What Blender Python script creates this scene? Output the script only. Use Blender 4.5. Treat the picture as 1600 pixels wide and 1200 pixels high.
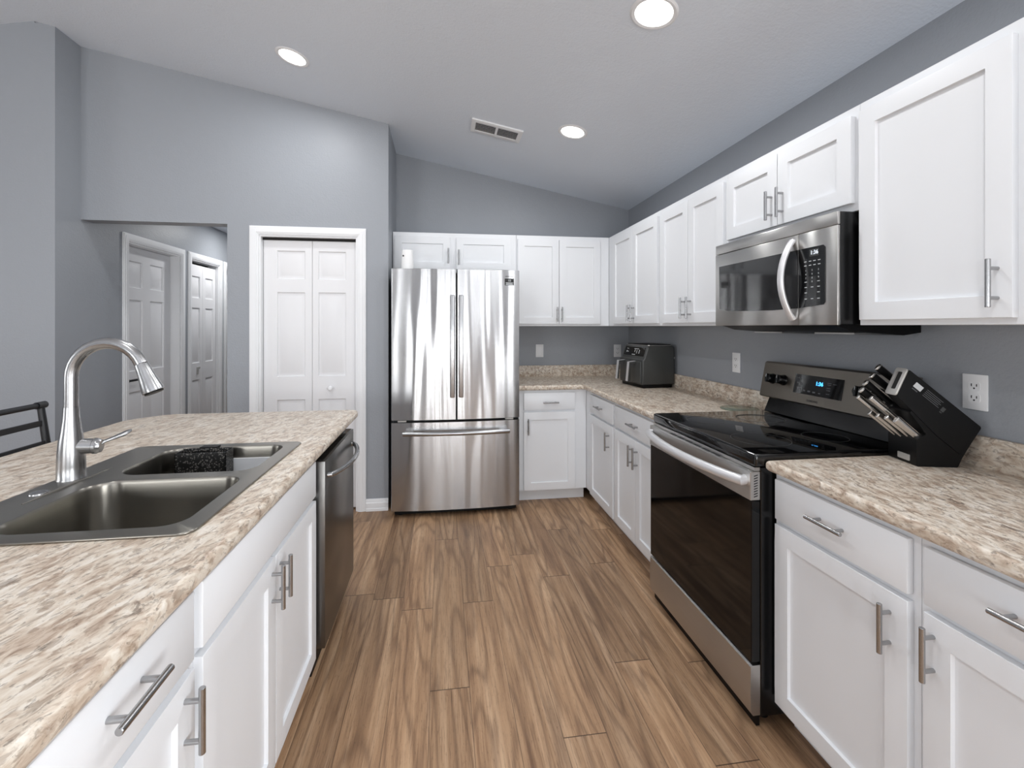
import bpy, bmesh, math, random
from mathutils import Matrix, Vector, Euler
PI = math.pi
R = math.radians
random.seed(7)
S = bpy.context.scene
COL = S.collection
for o in list(bpy.data.objects):
    bpy.data.objects.remove(o)

# ------------------------------------------------------------------ camera
F_PX, CX, CY, YAW, CAM_H = 711.5, 790.0, 510.5, 0.1386, 1.3665
cd = bpy.data.cameras.new('camera')
cd.sensor_width = 36.0
cd.sensor_fit = 'HORIZONTAL'
cd.lens = F_PX / 1600 * 36
cd.shift_x = (800 - CX) / 1600
cd.shift_y = -(600 - CY) / 1600
cd.clip_start = 0.02
cam = bpy.data.objects.new('camera', cd)
cam.location = (0, 0, CAM_H)
cam.rotation_euler = (PI / 2, 0, -YAW)
COL.objects.link(cam)
S.camera = cam

# ------------------------------------------------------------------ exposure and world
S.view_settings.view_transform = 'Standard'
S.view_settings.look = 'None'
S.view_settings.gamma = 1
S.view_settings.use_curve_mapping = False
S.view_settings.exposure = 0.30
W = bpy.data.worlds.new('sky')
S.world = W
W.use_nodes = True
W.node_tree.nodes['Background'].inputs[0].default_value = (0.80, 0.88, 1.0, 1)
W.node_tree.nodes['Background'].inputs[1].default_value = 0.35


def area(name, loc, rot, sx, sy, power, color=(1, 1, 1), spread=PI):
    l = bpy.data.lights.new(name, 'AREA')
    l.shape = 'RECTANGLE'
    l.size, l.size_y = sx, sy
    l.energy = power
    l.color = color
    l.spread = spread
    o = bpy.data.objects.new(name, l)
    o.location, o.rotation_euler = loc, rot
    COL.objects.link(o)
    return o


# area lights as daylight at the unseen windows, some added for their light
P_WIN = 1.0
for px_ in (-0.68, 0.10, 0.88):       # unseen strip lights, added in narrow pieces to streak the refrigerator doors
    area('patio_streak_light', (px_, -4.85, 1.00), (PI / 2 + 0.30, 0, 0), 0.34, 1.8, 26 * P_WIN, (0.965, 0.985, 1.0))
area('daylight_rear_window', (-3.5, -4.85, 1.45), (PI / 2 + 0.30, 0, 0), 1.7, 1.2, 95 * P_WIN, (0.965, 0.985, 1.0))
area('daylight_dining_window', (-6.75, -0.5, 1.45), (PI / 2, 0, -PI / 2), 2.4, 1.6, 60 * P_WIN, (0.965, 0.985, 1.0))
area('side_fill_light', (1.93, -1.9, 1.2), (PI / 2 + 0.25, 0, PI / 2), 1.9, 1.6, 150 * P_WIN, (0.965, 0.985, 1.0))  # added light at an unseen side opening, brightens the island fronts
P_CAN = 5.6            # each recessed downlight

# ------------------------------------------------------------------ main dimensions
XW, YB = 1.737, 4.079           # right wall, back wall
YP = 3.49                       # pantry wall
XH = -2.45                      # hall left wall
RIDGE = -2.57


def ceil_z(x):
    return 2.462 + 0.1965 * (XW - x) if x > RIDGE else 2.462 + 0.1965 * (XW - RIDGE) - 0.1965 * (RIDGE - x)


CT = 0.914                      # counter top height
XU, YU = 1.427, 3.768           # face frames of the upper cabinets
XB, YBF = 1.127, 3.469          # face frames of the base cabinets
XI = -0.494                     # face frame of the island cabinets


# ------------------------------------------------------------------ materials
def s2l(c):
    return tuple((v / 12.92 if v <= 0.04045 else ((v + 0.055) / 1.055) ** 2.4) for v in [x / 255 for x in c])


class NT:
    def __init__(s, name):
        s.m = bpy.data.materials.new(name)
        s.m.use_nodes = True
        s.t = s.m.node_tree
        s.b = s.t.nodes['Principled BSDF']

    def n(s, typ, **kw):
        nd = s.t.nodes.new(typ)
        for k, v in kw.items():
            if k.startswith('i_'):
                key = k[2:]
                key = int(key) if key.isdigit() else key.replace('_', ' ')
                s.set(nd.inputs[key], v)
            else:
                setattr(nd, k, v)
        return nd

    def set(s, sock, v):
        if isinstance(v, bpy.types.NodeSocket):
            s.t.links.new(v, sock)
        else:
            if isinstance(v, (tuple, list)) and len(v) == 3 and sock.type == 'RGBA':
                v = (*v, 1)
            sock.default_value = v

    def math(s, op, a, b=0.0, c=None):
        nd = s.t.nodes.new('ShaderNodeMath')
        nd.operation = op
        s.set(nd.inputs[0], a)
        s.set(nd.inputs[1], b)
        if c is not None:
            s.set(nd.inputs[2], c)
        return nd.outputs[0]

    def mix(s, fac, a, b, blend='MIX'):
        nd = s.t.nodes.new('ShaderNodeMix')
        nd.data_type = 'RGBA'
        nd.blend_type = blend
        s.set(nd.inputs[0], fac)
        s.set(nd.inputs[6], a)
        s.set(nd.inputs[7], b)
        return nd.outputs[2]

    def coord(s, scale=(1, 1, 1), loc=(0, 0, 0), rot=(0, 0, 0)):
        tc = s.n('ShaderNodeTexCoord')
        mp = s.n('ShaderNodeMapping')
        s.t.links.new(tc.outputs['Object'], mp.inputs[0])
        mp.inputs['Scale'].default_value = scale
        mp.inputs['Location'].default_value = loc
        mp.inputs['Rotation'].default_value = rot
        return mp.outputs[0]

    def noise(s, vec, scale, detail=4, rough=0.5, dist=0.0, lac=2.0):
        nd = s.n('ShaderNodeTexNoise')
        s.t.links.new(vec, nd.inputs['Vector'])
        for k, v in (('Scale', scale), ('Detail', detail), ('Roughness', rough), ('Distortion', dist), ('Lacunarity', lac)):
            nd.inputs[k].default_value = v
        return nd.outputs[0]

    def ramp(s, fac, stops, interp='LINEAR'):
        nd = s.n('ShaderNodeValToRGB')
        nd.color_ramp.interpolation = interp
        el = nd.color_ramp.elements
        while len(el) < len(stops):
            el.new(0.5)
        for e, (p, c) in zip(el, stops):
            e.position = p
            e.color = (*c, 1) if len(c) == 3 else c
        s.t.links.new(fac, nd.inputs[0])
        return nd.outputs[0]

    def bump(s, h, strength, dist=0.01, normal=None):
        nd = s.n('ShaderNodeBump')
        nd.inputs['Strength'].default_value = strength
        nd.inputs['Distance'].default_value = dist
        s.t.links.new(h, nd.inputs['Height'])
        if normal is not None:
            s.t.links.new(normal, nd.inputs['Normal'])
        return nd.outputs[0]

    def p(s, **kw):
        names = dict(base='Base Color', rough='Roughness', metal='Metallic', spec='Specular IOR Level', normal='Normal',
                     emis='Emission Color', emis_s='Emission Strength', trans='Transmission Weight', ior='IOR',
                     coat='Coat Weight', coat_r='Coat Roughness', aniso='Anisotropic', aniso_r='Anisotropic Rotation', alpha='Alpha')
        for k, v in kw.items():
            s.set(s.b.inputs[names[k]], v)
        return s.m


def plain(name, rgb, rough=0.5, metal=0.0, var=0.0, bump=0.0, bscale=200, **kw):
    t = NT(name)
    c = s2l(rgb)
    vec = t.coord()
    if var:
        nz = t.noise(vec, 12, 3)
        t.p(base=t.mix(t.math('MULTIPLY', nz, var), c, tuple(x * 0.7 for x in c)))
    else:
        t.p(base=c)
    if bump:
        t.p(normal=t.bump(t.noise(vec, bscale, 3), bump, 0.002))
    return t.p(rough=rough, metal=metal, **kw)


def wall_mat(name, rgb, bs=1.0):
    t = NT(name)
    v = t.coord()
    n1 = t.noise(v, 90, 4, 0.55)
    n2 = t.noise(v, 28, 3, 0.5)
    h = t.math('ADD', n1, t.math('MULTIPLY', n2, 0.8))
    c = s2l(rgb)
    big = t.noise(v, 1.4, 2)
    return t.p(base=t.mix(t.math('MULTIPLY', big, 0.15), c, tuple(x * 0.9 for x in c)), rough=0.42, spec=0.35,
               normal=t.bump(h, 0.30 * bs, 0.004))


M = {}
M['wall'] = wall_mat('blue_grey_wall_paint', (154, 158, 164))
M['ceiling'] = wall_mat('textured_ceiling_paint', (226, 233, 242), 1.4)
M['white'] = plain('white_cabinet_paint', (236, 238, 241), 0.38, var=0.06)
M['trim'] = plain('white_trim_paint', (236, 237, 239), 0.35, var=0.05)
M['door'] = plain('white_door_paint', (230, 230, 232), 0.4, var=0.05)
M['dark_gap'] = plain('dark_gap', (22, 20, 19), 0.8)
M['black'] = plain('black_enamel', (9, 9, 10), 0.22)
M['black_soft'] = plain('matte_black_plastic', (6, 6, 7), 0.42, bump=0.05, bscale=600, spec=0.22)
M['black_metal'] = plain('black_powder_coated_metal', (16, 18, 22), 0.38)
M['plate'] = plain('white_outlet_plastic', (235, 236, 238), 0.35)
M['slot'] = plain('dark_slot', (40, 40, 42), 0.6)
M['grey_plastic'] = plain('dark_grey_plastic', (62, 63, 62), 0.38, bump=0.04, bscale=500)
M['white_plastic'] = plain('white_plastic', (240, 240, 240), 0.4)
M['tag'] = plain('silver_tag', (190, 188, 184), 0.4, 0.4)
M['text_white'] = plain('white_lettering', (205, 208, 210), 0.5)
M['key_grey'] = plain('grey_key_print', (95, 97, 100), 0.5)
M['text_dark'] = plain('dark_lettering', (50, 48, 46), 0.5)
M['text_black'] = plain('black_sticker', (10, 10, 10), 0.4)
M['near_black'] = plain('dark_rubber', (14, 14, 14), 0.7)  # near-black for the refrigerator gasket and the sharpener slot

# black glass
t = NT('black_glass')
M['black_glass'] = t.p(base=s2l((8, 8, 9)), rough=0.04, spec=0.6)
t = NT('oven_door_glass')
M['oven_glass'] = t.p(base=s2l((8, 8, 9)), rough=0.06, spec=0.35)
t = NT('microwave_window')
M['micro_glass'] = t.p(base=s2l((26, 26, 27)), rough=0.06, spec=0.8)


def emis(name, rgb, strength):
    t = NT(name)
    return t.p(base=(0, 0, 0), emis=s2l(rgb), emis_s=strength)


M['lens'] = emis('lamp_lens_glow', (255, 252, 246), 6.0)
M['led_blue'] = emis('blue_clock_digits', (70, 170, 255), 2.5)
M['led_white'] = emis('white_clock_digits', (230, 240, 255), 1.6)

# board glass
t = NT('green_tinted_glass')
M['board_glass'] = t.p(base=s2l((196, 208, 190)), rough=0.12, trans=0.75, ior=1.3)
# window glass
t = NT('window_pane_glass')
tr = t.n('ShaderNodeBsdfTransparent')
gl = t.n('ShaderNodeBsdfGlossy')
gl.inputs['Roughness'].default_value = 0.02
mx = t.n('ShaderNodeMixShader')
mx.inputs[0].default_value = 0.07
t.t.links.new(tr.outputs[0], mx.inputs[1])
t.t.links.new(gl.outputs[0], mx.inputs[2])
t.t.links.new(mx.outputs[0], t.t.nodes['Material Output'].inputs[0])
M['pane'] = t.m


def steel(name, rgb, rough, scale, bstr, wave=0.0, wscale=(7, 7, 0.7), aniso=0.5, tan=None):
    """brushed stainless: fine grain along one axis plus the slight waviness of sheet metal"""
    t = NT(name)
    v = t.coord(scale)
    g = t.noise(v, 1.0, 3, 0.6)
    c = s2l(rgb)
    nrm = t.bump(g, bstr, 0.001)
    if wave:
        w = t.noise(t.coord(wscale), 1.0, 1, 0.45, 0.2)
        nrm = t.bump(w, wave, 0.02, nrm)
    if tan:
        tv = t.n('ShaderNodeCombineXYZ')
        for i in range(3):
            tv.inputs[i].default_value = tan[i]
        t.t.links.new(tv.outputs[0], t.b.inputs['Tangent'])
    else:
        aniso = 0.0
    return t.p(base=t.mix(g, c, tuple(x * 0.9 for x in c)), metal=1.0, rough=rough, aniso=aniso, normal=nrm)


M['fridge_steel'] = steel('brushed_fridge_steel', (186, 186, 187), 0.22, (3, 3, 400), 0.03, 0.60, (7.5, 7.5, 0.5), 0.92, (0, 0, 1))
M['steel'] = steel('brushed_steel', (205, 203, 200), 0.32, (4, 4, 500), 0.06, 0.15, (6, 6, 1), 0.85, (0, 0, 1))
M['steel_h'] = steel('brushed_steel_wide', (140, 134, 126), 0.34, (500, 3, 500), 0.06, 0, (1, 1, 1), 0.8, (0, 0, 1))
M['nickel'] = steel('brushed_nickel', (176, 176, 177), 0.27, (300, 300, 300), 0.03)
M['sink'] = steel('satin_sink_steel', (150, 146, 138), 0.30, (4, 4, 300), 0.04, 0, (1, 1, 1), 0.7, (0, 0, 1))
M['dw_steel'] = steel('dark_dishwasher_steel', (120, 119, 117), 0.28, (4, 4, 500), 0.08)
M['handle_light'] = plain('satin_aluminium_handle', (226, 226, 228), 0.36, 0.55)
M['knife_steel'] = steel('knife_handle_steel', (215, 212, 208), 0.25, (200, 200, 200), 0.02)

# perforated caddy plastic
t = NT('perforated_black_plastic')
vo = t.n('ShaderNodeTexVoronoi')
t.t.links.new(t.coord(), vo.inputs['Vector'])
vo.inputs['Scale'].default_value = 150
r_ = t.ramp(vo.outputs['Distance'], [(0.25, (0.16, 0.15, 0.14)), (0.45, (0.008, 0.008, 0.008))])
M['caddy'] = t.p(base=r_, rough=0.35)


def granite(name):
    """pale beige laminate with fine brown streaks that run along y"""
    t = NT(name)
    k = s2l
    warp = t.n('ShaderNodeTexNoise')
    t.t.links.new(t.coord((1, 0.5, 1)), warp.inputs['Vector'])
    warp.inputs['Scale'].default_value = 16
    warp.inputs['Detail'].default_value = 3
    def streak(scale, loc, sc, detail, rough, dist):
        mp = t.n('ShaderNodeVectorMath', operation='MULTIPLY_ADD')
        t.t.links.new(warp.outputs['Color'], mp.inputs[0])
        mp.inputs[1].default_value = (0.035, 0.06, 0.035)
        t.t.links.new(t.coord((1, 1, 1), loc, (0, 0, R(14))), mp.inputs[2])
        m2 = t.n('ShaderNodeVectorMath', operation='MULTIPLY')
        t.t.links.new(mp.outputs[0], m2.inputs[0])
        m2.inputs[1].default_value = sc
        return t.noise(m2.outputs[0], scale, detail, rough, dist)
    a = streak(46, (0, 0, 0), (1, .40, 1), 8, 0.62, 0.5)
    b = streak(88, (3.1, 7.7, 1.3), (1, .33, 1), 6, 0.6, 0.4)
    c = streak(30, (9.1, 2.7, 4.3), (1, .55, 1), 9, 0.72, 0.6)
    e = streak(120, (4.4, 1.2, 6.1), (1, .5, 1), 4, 0.6, 0.3)
    base = t.ramp(a, [(0.30, k((160, 138, 120))), (0.42, k((196, 178, 160))), (0.53, k((218, 206, 190))), (0.66, k((232, 224, 213))), (0.78, k((208, 196, 180)))])
    col = t.mix(t.math('MULTIPLY', t.ramp(b, [(0.40, (1, 1, 1)), (0.47, (0, 0, 0))]), 0.50), base, k((128, 106, 88)))
    col = t.mix(t.math('MULTIPLY', t.ramp(c, [(0.37, (1, 1, 1)), (0.41, (0, 0, 0))]), 0.60), col, k((98, 82, 70)))
    col = t.mix(t.math('MULTIPLY', t.ramp(e, [(0.33, (1, 1, 1)), (0.40, (0, 0, 0))]), 0.55), col, k((84, 76, 70)))
    col = t.mix(t.math('MULTIPLY', t.ramp(c, [(0.60, (0, 0, 0)), (0.68, (1, 1, 1))]), 0.5), col, k((232, 226, 216)))
    return t.p(base=col, rough=0.33, spec=0.4, normal=t.bump(a, 0.04, 0.002))


M['granite'] = granite('beige_speckled_laminate')


def floor_mat():
    t = NT('walnut_brown_plank_floor')
    PW, PL = 0.148, 1.22
    tc = t.n('ShaderNodeTexCoord')
    sx = t.n('ShaderNodeSeparateXYZ')
    t.t.links.new(tc.outputs['Object'], sx.inputs[0])
    X, Y = sx.outputs[0], sx.outputs[1]
    xs = t.math('ADD', t.math('DIVIDE', X, PW), 0.30)
    row = t.math('FLOOR', xs)
    fx = t.math('SUBTRACT', xs, row)
    wn = t.n('ShaderNodeTexWhiteNoise', noise_dimensions='1D')
    t.t.links.new(row, wn.inputs['W'])
    ys = t.math('ADD', t.math('DIVIDE', Y, PL), wn.outputs['Value'])
    pl = t.math('FLOOR', ys)
    fy = t.math('SUBTRACT', ys, pl)
    cb = t.n('ShaderNodeCombineXYZ')
    t.t.links.new(row, cb.inputs[0])
    t.t.links.new(pl, cb.inputs[1])
    wn2 = t.n('ShaderNodeTexWhiteNoise', noise_dimensions='3D')
    t.t.links.new(cb.outputs[0], wn2.inputs['Vector'])
    rnd = wn2.outputs['Value']
    # per plank shifted grain coordinates
    c2 = t.n('ShaderNodeCombineXYZ')
    t.set(c2.inputs[0], t.math('ADD', X, t.math('MULTIPLY', rnd, 37.0)))
    t.set(c2.inputs[1], t.math('ADD', t.math('MULTIPLY', Y, 0.035), t.math('MULTIPLY', rnd, 11.0)))
    gv = c2.outputs[0]
    c3 = t.n('ShaderNodeCombineXYZ')
    t.set(c3.inputs[0], t.math('ADD', X, t.math('MULTIPLY', rnd, 17.0)))
    t.set(c3.inputs[1], t.math('ADD', t.math('MULTIPLY', Y, 0.105), t.math('MULTIPLY', rnd, 29.0)))
    field = t.noise(c3.outputs[0], 7.0, 1.5, 0.4, 0.15)
    rings = t.math('SINE', t.math('MULTIPLY', field, 62.0))
    rings = t.math('MULTIPLY_ADD', rings, 0.5, 0.5)
    rings = t.math('POWER', rings, 4.0)
    fine = t.noise(gv, 230, 6, 0.7, 0.2)
    band = t.noise(gv, 26, 4, 0.55, 0.4)
    lo, mid, hi = s2l((134, 102, 76)), s2l((172, 138, 106)), s2l((202, 170, 138))
    col = t.ramp(band, [(0.28, lo), (0.5, mid), (0.74, hi)])
    col = t.mix(t.math('MULTIPLY', rings, 0.42), col, s2l((88, 62, 46)))
    fr = t.ramp(fine, [(0.38, (1, 1, 1)), (0.50, (0, 0, 0))])
    col = t.mix(t.math('MULTIPLY', fr, 0.40), col, s2l((84, 60, 45)))
    pore = t.ramp(t.noise(c3.outputs[0], 330, 3, 0.6, 0.1), [(0.30, (1, 1, 1)), (0.38, (0, 0, 0))])
    col = t.mix(t.math('MULTIPLY', pore, 0.5), col, s2l((70, 50, 38)))
    # plank to plank tone
    tone = t.math('MULTIPLY_ADD', rnd, 0.36, 0.80)
    tn = t.n('ShaderNodeCombineXYZ')
    for i in range(3):
        t.t.links.new(tone, tn.inputs[i])
    col = t.mix(1.0, col, tn.outputs[0], 'MULTIPLY')
    ex = t.math('MINIMUM', fx, t.math('SUBTRACT', 1.0, fx))
    ey = t.math('MINIMUM', fy, t.math('SUBTRACT', 1.0, fy))
    gx = t.math('LESS_THAN', ex, 0.0085)
    gy = t.math('LESS_THAN', ey, 0.0016)
    gap = t.math('MAXIMUM', t.math('MULTIPLY', gx, 0.55), t.math('MULTIPLY', gy, 0.8))
    col = t.mix(gap, col, s2l((52, 37, 28)))
    h = t.math('SUBTRACT', t.math('MULTIPLY', fine, 0.4), gap)
    return t.p(base=col, rough=t.math('MULTIPLY_ADD', band, 0.2, 0.34), spec=0.4, normal=t.bump(h, 0.10, 0.003))


M['floor'] = floor_mat()


# ------------------------------------------------------------------ mesh helpers
class B:
    def __init__(s):
        s.bm = bmesh.new()

    def box(s, x0, x1, y0, y1, z0, z1, r=0.0, seg=2):
        x0, x1 = min(x0, x1), max(x0, x1)
        y0, y1 = min(y0, y1), max(y0, y1)
        z0, z1 = min(z0, z1), max(z0, z1)
        g = bmesh.ops.create_cube(s.bm, size=1.0)
        vs = g['verts']
        for v in vs:
            v.co = Vector(((x0 + x1) / 2 + v.co.x * (x1 - x0), (y0 + y1) / 2 + v.co.y * (y1 - y0), (z0 + z1) / 2 + v.co.z * (z1 - z0)))
        if r > 0:
            es = list({e for v in vs for e in v.link_edges})
            bmesh.ops.bevel(s.bm, geom=es, offset=r, segments=seg, profile=0.5, affect='EDGES')
        return s

    def prism(s, pts, axis, lo, hi, r=0.0, seg=3, cap_r=0.0):
        """extrude a polygon; axis x: pts=(y,z); y: (x,z); z: (x,y). r rounds the long edges, cap_r the cap outlines"""
        def mk(p, d):
            return {'x': (d, p[0], p[1]), 'y': (p[0], d, p[1]), 'z': (p[0], p[1], d)}[axis]
        a = [s.bm.verts.new(mk(p, lo)) for p in pts]
        b = [s.bm.verts.new(mk(p, hi)) for p in pts]
        f1 = s.bm.faces.new(a)
        f2 = s.bm.faces.new(b[::-1])
        n = len(pts)
        fs = [f1, f2]
        for i in range(n):
            fs.append(s.bm.faces.new((a[i], b[i], b[(i + 1) % n], a[(i + 1) % n])))
        bmesh.ops.recalc_face_normals(s.bm, faces=fs)
        if cap_r:
            es = list(set(f1.edges) | set(f2.edges))
            bmesh.ops.bevel(s.bm, geom=es, offset=cap_r, segments=seg, profile=0.5, affect='EDGES')
        elif r:
            es = [s.bm.edges.get((a[i], b[i])) for i in range(n)]
            bmesh.ops.bevel(s.bm, geom=es, offset=r, segments=seg, profile=0.5, affect='EDGES')
        return s

    def cyl(s, p0, p1, r0, r1=None, seg=20, caps=True):
        r1 = r0 if r1 is None else r1
        p0, p1 = Vector(p0), Vector(p1)
        d = p1 - p0
        q = Vector((0, 0, 1)).rotation_difference(d.normalized()).to_matrix().to_4x4()
        m = Matrix.Translation((p0 + p1) / 2) @ q
        bmesh.ops.create_cone(s.bm, cap_ends=caps, cap_tris=False, segments=seg, radius1=r0, radius2=r1, depth=d.length, matrix=m)
        return s

    def tube(s, pts, rad, seg=14, sx=1.0, sy=1.0, caps=True, up=None):
        pts = [Vector(p) for p in pts]
        n = len(pts)
        rad = [rad] * n if isinstance(rad, (int, float)) else rad
        tan = [(pts[min(i + 1, n - 1)] - pts[max(i - 1, 0)]).normalized() for i in range(n)]
        u = Vector(up) if up else (Vector((0, 0, 1)) if abs(tan[0].z) < 0.9 else Vector((1, 0, 0)))
        rings = []
        for i in range(n):
            u = (u - tan[i] * u.dot(tan[i])).normalized()
            w = tan[i].cross(u)
            rings.append([s.bm.verts.new(pts[i] + (u * math.cos(a) * sx + w * math.sin(a) * sy) * rad[i])
                          for a in [2 * PI * k / seg for k in range(seg)]])
        for i in range(n - 1):
            for k in range(seg):
                s.bm.faces.new((rings[i][k], rings[i][(k + 1) % seg], rings[i + 1][(k + 1) % seg], rings[i + 1][k]))
        if caps:
            s.bm.faces.new(rings[0][::-1])
            s.bm.faces.new(rings[-1])
        return s

    def lathe(s, prof, c=(0, 0, 0), seg=28, cap=True, mat=None):
        """prof = [(r, z)...] around the z axis at c"""
        rings = []
        for r, z in prof:
            rings.append([s.bm.verts.new((c[0] + r * math.cos(2 * PI * k / seg), c[1] + r * math.sin(2 * PI * k / seg), c[2] + z)) for k in range(seg)])
        for i in range(len(rings) - 1):
            for k in range(seg):
                s.bm.faces.new((rings[i][k], rings[i][(k + 1) % seg], rings[i + 1][(k + 1) % seg], rings[i + 1][k]))
        if cap:
            s.bm.faces.new(rings[0][::-1])
            s.bm.faces.new(rings[-1])
        if mat is not None:
            bmesh.ops.transform(s.bm, matrix=mat, verts=[v for r_ in rings for v in r_])
        return s

    def fill(s, outer, holes, z0, z1, bev=0.0, seg=4):
        """a slab z0..z1 with holes; bev rounds the outer outline top and bottom"""
        allv, edges, outs = [], [], []
        for i, loop in enumerate([outer] + holes):
            vs = [s.bm.verts.new((x, y, z1)) for x, y in loop]
            es = [s.bm.edges.new((vs[k], vs[(k + 1) % len(vs)])) for k in range(len(vs))]
            edges += es
            if i == 0:
                outs = vs
        r = bmesh.ops.triangle_fill(s.bm, use_beauty=True, use_dissolve=False, edges=edges, normal=(0, 0, 1))
        fs = [g for g in r['geom'] if isinstance(g, bmesh.types.BMFace)]
        oc = {(round(v.co.x, 5), round(v.co.y, 5)) for v in outs}
        ex = bmesh.ops.extrude_face_region(s.bm, geom=fs)
        nv = [g for g in ex['geom'] if isinstance(g, bmesh.types.BMVert)]
        for v in nv:
            v.co.z = z0
        bmesh.ops.recalc_face_normals(s.bm, faces=s.bm.faces[:])
        if bev:
            on = lambda v: (round(v.co.x, 5), round(v.co.y, 5)) in oc
            es = []
            for e in s.bm.edges:
                a, b = e.verts
                if on(a) and on(b) and abs(a.co.z - b.co.z) < 1e-6 and len(e.link_faces) == 2:
                    n1, n2 = e.link_faces[0].normal, e.link_faces[1].normal
                    if abs(n1.z - n2.z) > 0.5:
                        es.append(e)
            bmesh.ops.bevel(s.bm, geom=es, offset=bev, segments=seg, profile=0.5, affect='EDGES')
        return s

    def paneled(s, w, h, t, rects, steps, bev=0.002):
        """a slab 0..w, 0..h with its front at y=-t and panels worked into the front"""
        xs = sorted({0.0, w} | {round(v, 5) for r in rects for v in (r[0], r[2])})
        zs = sorted({0.0, h} | {round(v, 5) for r in rects for v in (r[1], r[3])})
        V = [[s.bm.verts.new((x, -t, z)) for z in zs] for x in xs]
        cells = {}
        for i in range(len(xs) - 1):
            for j in range(len(zs) - 1):
                cells[i, j] = s.bm.faces.new((V[i][j], V[i + 1][j], V[i + 1][j + 1], V[i][j + 1]))
        bnd = [e for e in s.bm.edges if len(e.link_faces) == 1]
        s.bm.normal_update()
        for (a, b, c, d) in rects:
            reg = [f for (i, j), f in cells.items() if xs[i] >= a - 1e-4 and xs[i + 1] <= c + 1e-4 and zs[j] >= b - 1e-4 and zs[j + 1] <= d + 1e-4]
            for th, dp in steps:
                bmesh.ops.inset_region(s.bm, faces=reg, thickness=th, depth=dp, use_even_offset=True, use_boundary=True)
        ex = bmesh.ops.extrude_edge_only(s.bm, edges=bnd)
        nv = [g for g in ex['geom'] if isinstance(g, bmesh.types.BMVert)]
        for v in nv:
            v.co.y = 0.0
        if bev:
            bmesh.ops.bevel(s.bm, geom=[e for e in bnd if e.is_valid], offset=bev, segments=2, profile=0.5, affect='EDGES')
        s.bm.faces.ensure_lookup_table()
        q = [(0, 0), (w, 0), (w, h), (0, h)]
        s.bm.faces.new([s.bm.verts.new((x, 0, z)) for x, z in q][::-1])
        return s

    def xf(s, m):
        bmesh.ops.transform(s.bm, matrix=m, verts=s.bm.verts[:])
        return s


def rrect(x0, x1, y0, y1, r, seg=6):
    rs = r if isinstance(r, (list, tuple)) else [r] * 4
    out = []
    for (cx, cy, a0, rr) in ((x1 - rs[0], y1 - rs[0], 0, rs[0]), (x0 + rs[1], y1 - rs[1], 90, rs[1]), (x0 + rs[2], y0 + rs[2], 180, rs[2]), (x1 - rs[3], y0 + rs[3], 270, rs[3])):
        for k in range(seg + 1):
            a = R(a0 + 90 * k / seg)
            out.append((cx + rr * math.cos(a), cy + rr * math.sin(a)))
    return out


MATX = {}


def thing(name, label, cat, loc=(0, 0, 0), rot=(0, 0, 0), group=None, kind=None):
    if not isinstance(rot, tuple):
        rot = (0, 0, rot)
    o = bpy.data.objects.new(name, None)
    o.empty_display_size = 0.05
    COL.objects.link(o)
    o.location, o.rotation_euler = loc, rot
    if label:
        o['label'] = label
    if cat:
        o['category'] = cat
    if group:
        o['group'] = group
    if kind:
        o['kind'] = kind
    MATX[o] = Matrix.Translation(loc) @ Euler(rot).to_matrix().to_4x4()
    return o


def link(name, b, mat, parent=None, world=False, label=None, smooth=True, ang=32):
    """link the builder's mesh as ONE object; world=True: its coordinates are world coordinates"""
    bm = b.bm
    root = parent
    if world and parent is not None:
        while root.parent is not None:
            root = root.parent
        bmesh.ops.transform(bm, matrix=MATX[root].inverted(), verts=bm.verts[:])
    bmesh.ops.remove_doubles(bm, verts=bm.verts[:], dist=1e-6)
    me = bpy.data.meshes.new(name)
    bm.to_mesh(me)
    bm.free()
    me.materials.append(mat)
    if smooth:
        me.polygons.foreach_set('use_smooth', [True] * len(me.polygons))
        me.set_sharp_from_angle(angle=R(ang))
    o = bpy.data.objects.new(name, me)
    COL.objects.link(o)
    if parent is not None:
        o.parent = parent
    if label:
        o['label'] = label
    return o


def struct(name, b, mat, label=None, parent=None, **kw):
    o = link(name, b, mat, parent, **kw)
    if parent is None:
        o['kind'] = 'structure'
    if label:
        o['label'] = label
        o['category'] = name.split('_')[0]
    return o


def single(name, b, mat, label, cat, group=None, **kw):
    o = link(name, b, mat, None, **kw)
    o['label'], o['category'] = label, cat
    if group:
        o['group'] = group
    return o


def lettering(name, txt, size, mat, parent, m, depth=0.0004, world=True, align='CENTER', bold=0.0):
    """raised lettering; m places the text plane (x right, y up, z out)"""
    c = bpy.data.curves.new(name, 'FONT')
    c.body = txt
    c.size = size
    c.extrude = depth
    c.offset = bold
    c.align_x, c.align_y = align, 'CENTER'
    c.resolution_u = 3
    tmp = bpy.data.objects.new(name, c)
    COL.objects.link(tmp)
    dg = bpy.context.evaluated_depsgraph_get()
    me = bpy.data.meshes.new_from_object(tmp.evaluated_get(dg))
    bpy.data.objects.remove(tmp)
    bpy.data.curves.remove(c)
    if world:
        root = parent
        while root.parent is not None:
            root = root.parent
        m = MATX[root].inverted() @ m
    me.transform(m)
    me.materials.clear()
    me.materials.append(mat)
    o = bpy.data.objects.new(name, me)
    COL.objects.link(o)
    o.parent = parent
    return o


def frame3(o, x, y):
    """matrix with origin o, x axis x, y axis y"""
    x, y = Vector(x).normalized(), Vector(y).normalized()
    z = x.cross(y).normalized()
    y = z.cross(x)
    m = Matrix.Identity(4)
    for i in range(3):
        m[i][0], m[i][1], m[i][2], m[i][3] = x[i], y[i], z[i], o[i]
    return m


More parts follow.
